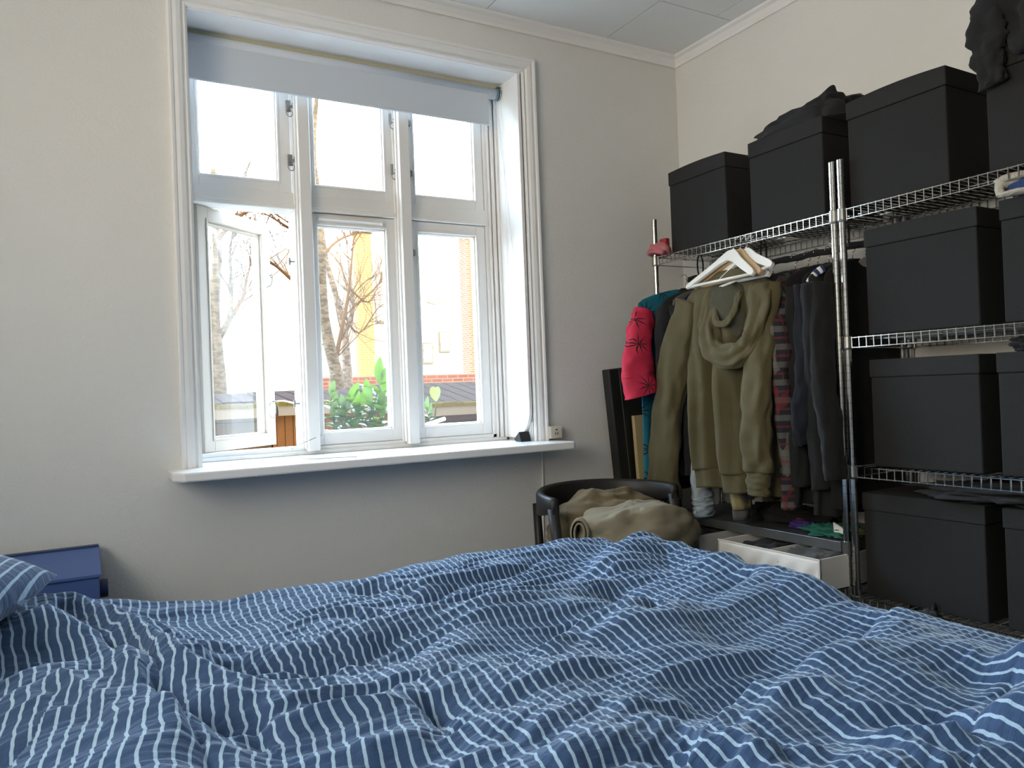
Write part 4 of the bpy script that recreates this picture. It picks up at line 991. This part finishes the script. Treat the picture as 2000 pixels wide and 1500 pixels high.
# ================================================================== OUTSIDE
GZ = -1.3
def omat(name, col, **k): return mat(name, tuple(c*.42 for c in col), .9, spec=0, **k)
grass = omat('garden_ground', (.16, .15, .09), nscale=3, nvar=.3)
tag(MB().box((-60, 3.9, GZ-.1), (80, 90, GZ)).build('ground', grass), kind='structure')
def brickmat(name, c1, c2, mo, sc):
    m, nt, b = newmat(name); br = nt.nodes.new('ShaderNodeTexBrick'); br.inputs['Scale'].default_value = sc
    br.inputs['Color1'].default_value = (*c1, 1); br.inputs['Color2'].default_value = (*c2, 1); br.inputs['Mortar'].default_value = (*mo, 1)
    br.inputs['Brick Width'].default_value = .24; br.inputs['Row Height'].default_value = .075; br.inputs['Mortar Size'].default_value = .012
    s_ = nt.nodes.new('ShaderNodeSeparateXYZ'); nt.links.new(coord(nt), s_.inputs[0]); cb = nt.nodes.new('ShaderNodeCombineXYZ')
    nt.links.new(mth(nt, 'ADD', s_.outputs[0], s_.outputs[1]), cb.inputs[0]); nt.links.new(s_.outputs[2], cb.inputs[1]); nt.links.new(cb.outputs[0], br.inputs['Vector'])
    nt.links.new(br.outputs[0], b.inputs['Base Color']); b.inputs['Roughness'].default_value = .9; b.inputs['Specular IOR Level'].default_value = 0; return m
brick = brickmat('red_brick', (.24, .085, .05), (.28, .11, .07), (.28, .21, .17), 1)
ybrick = brickmat('yellow_brick', (.26, .16, .045), (.29, .19, .06), (.28, .23, .14), 1)
def plankmat(name, col, sc, axis):
    m, nt, b = newmat(name); s_ = nt.nodes.new('ShaderNodeSeparateXYZ'); nt.links.new(coord(nt), s_.inputs[0])
    f = mth(nt, 'FRACT', mth(nt, 'MULTIPLY', s_.outputs[axis], sc)); g_ = mth(nt, 'LESS_THAN', f, .10)
    n_ = noise_tex(nt, 1, 3, mapping(nt, coord(nt), (6, 6, 6)))
    nt.links.new(mix_rgb(nt, g_, mix_rgb(nt, n_, col, tuple(c*.6 for c in col)), tuple(c*.3 for c in col)), b.inputs['Base Color']); b.inputs['Roughness'].default_value = .85; b.inputs['Specular IOR Level'].default_value = 0; return m
orange_pl = plankmat('orange_planks', (.20, .105, .045), 11, 0); brown_pl = plankmat('brown_planks', (.075, .037, .024), 8, 2); olive_pl = plankmat('weathered_planks', (.09, .068, .040), 8, 2)
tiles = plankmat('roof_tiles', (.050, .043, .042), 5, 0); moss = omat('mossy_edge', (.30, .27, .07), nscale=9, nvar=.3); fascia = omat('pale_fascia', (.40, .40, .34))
def shed(name, xa, xb, y, ztop, zeave, depth, wallm_, label):
    e = empty(name, ((xa+xb)/2, y+depth/2, GZ), label, 'shed', 'garden sheds')
    MB().box((xa, y, GZ), (xb, y+depth, zeave-.02)).build('shed_wall', wallm_, e)
    yr = y+depth*.6
    MB().prism([(y-.25, zeave), (yr, ztop), (yr, ztop-.06), (y-.25, zeave-.06)], 'x', xa+.005, xb-.005).build('roof', tiles, e)
    MB().box((xa+.005, y-.29, zeave-.10), (xb-.005, y-.25, zeave+.01)).build('fascia_board', fascia, e)
    n_ = int((xb-xa-.02)/.09); m = MB()
    for i in range(n_):
        x_ = xa+.01+i*.09; h_ = .02+.02*noise.noise(Vector((x_*3, 0, 0)))
        m.box((x_, y-.30, zeave+.005), (x_+.088, y-.05, zeave+.03+h_))
    m.build('moss_strip', moss, e)
    return e
YS = 8.6
za, zb_ = at(520, 766, 'y', YS+1.2).z, at(520, 797, 'y', YS-.25).z
xa, xm, xb_, xc = at(380, 800, 'y', YS).x, at(528, 800, 'y', YS).x, at(760, 800, 'y', YS).x, at(1000, 800, 'y', YS).x
shed('shed', xa-2.5, xm, YS, za, zb_, 2.4, olive_pl, 'weathered plank shed with a mossy tiled roof seen through the open sash')
e = shed('shed', xm+.02, xb_, YS+.02, za+.01, zb_+.01, 2.4, orange_pl, 'orange vertical plank shed with a tiled roof behind the window opening')
shed('shed', xb_+.02, xc+3, YS+.0, at(870, 747, 'y', YS+1.2).z, at(870, 795, 'y', YS-.25).z, 2.4, brown_pl, 'dark brown shed with a slate grey roof seen through the right lower pane')
# garden wall and buildings
yW = 14.5; bz = at(760, 734, 'y', yW).z; x0_, x1_ = at(615, 750, 'y', yW).x, at(1010, 750, 'y', yW).x
tag(MB().box((x0_, yW, GZ), (x1_+6, yW+.4, bz)).build('brick_wall', brick), 'long low red brick wall behind the shed roofs', 'garden wall')
yB = 24.0; x0_, x1_ = at(915, 600, 'y', yB).x, at(960, 600, 'y', yB).x
bb = empty('brick_building', (x0_+4, yB+3, GZ), 'tall red brick building at the right edge of the right lower pane', 'building')
MB().box((x0_, yB, GZ), (x0_+9, yB+.6, at(920, 455, 'y', yB).z)).build('building_wall', brick, bb)
MB().box((x0_-.15, yB-.15, at(920, 455, 'y', yB).z), (x0_+9.2, yB+.7, at(920, 445, 'y', yB).z)).build('cornice', fascia, bb)
yC_ = 22.0; c0, c1 = at(699, 600, 'y', yC_).x, at(729, 600, 'y', yC_).x
cb_ = empty('brick_stack', ((c0+c1)/2, yC_+.4, GZ), 'tall narrow yellow brick stair tower between the birches and the mullion', 'tower')
MB().box((c0, yC_, GZ), (c1, yC_+.3, at(715, 455, 'y', yC_).z)).build('tower_shaft', ybrick, cb_)
MB().box((c0-.06, yC_-.06, at(715, 455, 'y', yC_).z), (c1+.06, yC_+.36, at(715, 448, 'y', yC_).z)).build('tower_cap', fascia, cb_)
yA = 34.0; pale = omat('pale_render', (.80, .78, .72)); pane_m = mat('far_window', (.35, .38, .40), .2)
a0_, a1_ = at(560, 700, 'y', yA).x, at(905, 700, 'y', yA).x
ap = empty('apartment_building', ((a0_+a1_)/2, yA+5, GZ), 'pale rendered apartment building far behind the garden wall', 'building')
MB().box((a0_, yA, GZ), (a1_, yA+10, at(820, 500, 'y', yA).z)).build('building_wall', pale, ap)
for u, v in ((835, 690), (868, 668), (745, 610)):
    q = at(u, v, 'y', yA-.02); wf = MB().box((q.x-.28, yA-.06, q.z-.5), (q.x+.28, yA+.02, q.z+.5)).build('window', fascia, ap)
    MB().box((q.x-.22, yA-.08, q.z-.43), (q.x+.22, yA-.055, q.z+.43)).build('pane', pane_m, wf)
# trees
def barkmat(name, c1, c2):
    m, nt, b = newmat(name); f = noise_tex(nt, 1, 4, mapping(nt, coord(nt), (9, 9, 22)), .7)
    r_ = nt.nodes.new('ShaderNodeValToRGB'); r_.color_ramp.elements[0].position = .42; r_.color_ramp.elements[1].position = .58
    r_.color_ramp.elements[0].color = (*c2, 1); r_.color_ramp.elements[1].color = (*c1, 1); nt.links.new(f, r_.inputs[0]); nt.links.new(r_.outputs[0], b.inputs['Base Color']); b.inputs['Roughness'].default_value = .95; return m
birch = barkmat('birch_bark', (.13, .115, .085), (.055, .045, .026)); birchw = barkmat('white_birch_bark', (.20, .18, .16), (.09, .075, .055))
twig = omat('twigs', (.30, .19, .10))
def tree(label, y, px, r0, m_, branches, seed, twigs=16):
    rn = random.Random(seed); e = empty('birch_tree', (at(px[0][0], 770, 'y', y).x, y, GZ), label, 'tree', 'bare birches in the garden')
    b0 = at(px[0][0], px[0][1], 'y', y); P = [Vector((b0.x, y, GZ))]+[at(u, v, 'y', y+.0) for u, v in px]
    P = smoothline(P, 8); N = len(P)
    MB().tube([p+Vector((0, .02*noise.noise(p*2), 0)) for p in P], [r0*(1-.72*i/(N-1))*(1+.10*noise.noise(p*5)) for i, p in enumerate(P)], 14).build('trunk', m_, e, smooth=True)
    for br, rb0 in branches:
        Q = smoothline([at(u, v, 'y', y+dy) for u, v, dy in br], 6); M_ = len(Q); mm = MB()
        mm.tube(Q, [rb0*(1-.8*i/(M_-1)) for i in range(M_)], 8)
        def sub(p, d, l, r_, lv):
            S_ = [p]; q = p
            for k in range(4):
                d = (d+Vector((rn.uniform(-.35, .35), rn.uniform(-.3, .3), rn.uniform(-.2, .35)))).normalized(); q = q+d*l/4; S_.append(q)
            mm.tube(S_, [r_*(1-.18*k) for k in range(5)], 4, cap=False)
            if lv: 
                for _ in range(3): sub(S_[rn.randint(1, 4)], (d+Vector((rn.uniform(-.9, .9), rn.uniform(-.5, .5), rn.uniform(-.4, .8)))).normalized(), l*.6, r_*.6, lv-1)
        for _ in range(twigs):
            i = rn.randint(2, M_-1); sub(Q[i], (Q[min(i+1, M_-1)]-Q[i-1]).normalized()+Vector((rn.uniform(-.8, .8), rn.uniform(-.4, .4), rn.uniform(-.5, .8))), rn.uniform(.5, 1.2), rb0*.16+.003, 1)
        mm.build('branch', twig if rb0 < .05 else m_, e, smooth=True)
    return e
tree('mossy birch with a thick trunk seen through the open sash', 11.5, [(428, 770), (424, 700), (418, 600), (424, 500), (420, 430), (416, 330)], .125, birch,
     [([(428, 660, 0), (448, 620, 0), (452, 560, .2), (450, 480, .3), (470, 430, .2)], .05), ([(448, 625, 0), (472, 585, .2), (482, 545, .3), (500, 470, .1)], .035), ([(424, 470, 0), (470, 420, .1), (520, 410, -.3), (570, 440, .4)], .04)], 3)
tree('leaning birch left of centre in the middle lower pane', 12.0, [(658, 770), (655, 722), (640, 660), (630, 590), (628, 500), (622, 400), (612, 300), (618, 190)], .125, birch,
     [([(654, 712, 0), (664, 660, 0), (682, 560, .2), (690, 470, .3)], .045), ([(575, 550, -1.5), (540, 520, -1.7), (512, 500, -2)], .03), ([(630, 500, 0), (660, 470, .2), (700, 455, .3), (745, 450, .4)], .03), ([(630, 560, 0), (590, 470, -.5), (540, 430, -1), (510, 415, -1.2)], .035)], 5)
tree('white birch forking in the middle of the middle lower pane', 12.8, [(680, 770), (676, 700), (672, 650), (662, 600), (640, 520), (628, 440)], .105, birchw,
     [([(674, 650, 0), (690, 600, 0), (684, 540, .1), (675, 460, .2)], .05), ([(690, 600, 0), (735, 560, .2), (760, 520, .3)], .028), ([(664, 600, 0), (700, 650, .2), (740, 600, .3), (770, 590, .2)], .022), ([(680, 560, 0), (720, 590, 0), (745, 540, .1)], .022)], 8)
# window box with plants
yP = 3.50
pb_ = empty('planter_box', (1.25, yP, .55), 'wooden planter box hung outside below the window', 'planter')
MB().box((.75, yP-.11, .62), (2.1, yP+.11, .82)).build('planter_wall', bedwood, pb_, bevel=.004)
MB().box((.77, yP-.09, .80), (2.08, yP+.09, .835)).build('soil', omat('soil', (.05, .035, .02)), pb_)
MB().box((.75, 3.28, .58), (2.1, yP+.11, .62)).build('planter_bracket', zinc, pb_)
def leafmat(name, c):
    m, nt, b = newmat(name); f = noise_tex(nt, 25, 2); nt.links.new(mix_rgb(nt, f, c, tuple(x*.6 for x in c)), b.inputs['Base Color']); b.inputs['Roughness'].default_value = .35
    t_ = nt.nodes.new('ShaderNodeBsdfTranslucent'); t_.inputs[0].default_value = (c[0]*1.6, c[1]*1.5, c[2]*.6, 1)
    mx = nt.nodes.new('ShaderNodeMixShader'); mx.inputs[0].default_value = .4; o_ = nt.nodes['Material Output']
    nt.links.new(b.outputs[0], mx.inputs[1]); nt.links.new(t_.outputs[0], mx.inputs[2]); nt.links.new(mx.outputs[0], o_.inputs[0]); return m
leafg = leafmat('fresh_leaf', (.06, .125, .022)); leafd = leafmat('grey_green_leaf', (.06, .10, .05)); stemm = omat('plant_stem_green', (.16, .20, .07))
def leaf(m, p, d, up, L, w_, curl=.25, nn_=7):
    d = d.normalized(); sd_ = d.cross(up).normalized(); n_ = sd_.cross(d); vs = []
    for i in range(nn_):
        t_ = i/(nn_-1); wd = w_*math.sin(math.pi*min(1, t_*.94+.03))**.8; c_ = p+d*(L*t_)-n_*(curl*L*t_*t_)
        vs += [c_-sd_*wd+n_*wd*.35, c_, c_+sd_*wd+n_*wd*.35]
    m.add(vs, [(3*i+k, 3*i+k+1, 3*i+k+4, 3*i+k+3) for i in range(nn_-1) for k in (0, 1)])
def plant(name, label, x, shoots, lm, Ls, seed, n_leaf=9):
    rn = random.Random(seed); e = empty(name, (x, yP, .835), label, 'plant', 'plants in the planter outside the window'); st = MB(); lf = MB()
    for tx, tz, ty in shoots:
        b0 = Vector((x+rn.uniform(-.05, .05), yP+rn.uniform(-.03, .03), .83)); top = Vector((tx, yP+ty, tz)); P = smoothline([b0, b0.lerp(top, .5)+Vector((rn.uniform(-.02, .02), 0, .02)), top], 6)
        st.tube(P, [.0035*(1-.6*i/len(P)) for i in range(len(P))], 6)
        for k in range(n_leaf):
            i = int(len(P)*(.25+.72*k/n_leaf)); i = min(i, len(P)-1); an = k*2.4+rn.uniform(-.4, .4)
            leaf(lf, P[i], Vector((math.cos(an), math.sin(an)*.8, .55+rn.uniform(-.3, .5))), Vector((0, 0, 1)), Ls*rn.uniform(.7, 1.15), Ls*.21*rn.uniform(.8, 1.2), rn.uniform(.1, .5))
        leaf(lf, P[-1], Vector((rn.uniform(-.4, .4), rn.uniform(-.3, .3), 1)), Vector((0, 1, 0)), Ls*1.1, Ls*.22, .2)
    st.build('stems', stemm, e, smooth=True); lf.build('leaves', lm, e, smooth=True); return e
def W_(u, v): q = at(u, v, 'y', yP); return q.x, q.z
plant('laurel_plant', 'bright green broad-leaved plant reaching highest in the middle lower pane', W_(725, 800)[0], [(*W_(742, 750), 0), (*W_(755, 770), .02), (*W_(722, 790), -.02), (*W_(750, 810), 0), (*W_(700, 812), .02)], leafg, .115, 3)
plant('laurel_plant', 'lower bright green plant left of the tallest one', W_(690, 810)[0], [(*W_(682, 785), 0), (*W_(700, 800), .02), (*W_(668, 812), -.02)], leafg, .095, 6, 8)
plant('laurel_plant', 'grey green bushy plant at the left of the middle lower pane', W_(665, 820)[0], [(*W_(650, 775), .03), (*W_(664, 790), .02), (*W_(648, 815), 0), (*W_(672, 800), -.02)], leafd, .075, 9, 11)
plant('laurel_plant', 'small grey green plant at the left of the right lower pane', W_(838, 820)[0], [(*W_(834, 800), 0), (*W_(842, 812), .02)], leafd, .06, 12, 8)
ar = empty('arrowhead_plant', (W_(848, 820)[0], yP, .835), 'single heart-shaped pale green leaf on a tall stem in the right lower pane', 'plant')
b0 = Vector((W_(845, 820)[0], yP, .83)); b1 = Vector((W_(852, 790)[0], yP, W_(852, 790)[1])); b2 = Vector((W_(860, 748)[0], yP, W_(860, 748)[1]))
MB().tube(smoothline([b0, b1, b2], 6), [.004]*7+[.003]*5+[.0012], 6).build('stem', stemm, ar, smooth=True)
m = MB(); lc = Vector((W_(850, 772)[0], yP-.01, W_(850, 757)[1])); vs = [lc]; 
hp = [(0, .0), (.012, .006), (.026, -.002), (.030, -.022), (.024, -.044), (.010, -.062), (0, -.070), (-.010, -.062), (-.024, -.044), (-.030, -.022), (-.026, -.002), (-.012, .006)]
m.add([lc+Vector((0, -.006, -.03))]+[lc+Vector((a, .010*abs(a)/.03, b)) for a, b in hp], [(0, i+1, (i+1) % 12+1) for i in range(12)]); m.build('leaf', leafmat('pale_leaf', (.14, .21, .07)), ar, smooth=True)
k0, k1 = at(826, 832, 'y', 3.40), at(868, 818, 'y', 3.46)
tag(MB().tube([k0, k1], .010, 12).build('white_pipe', paint, smooth=True), 'short white pipe lying slanted outside the right lower pane', 'pipe')
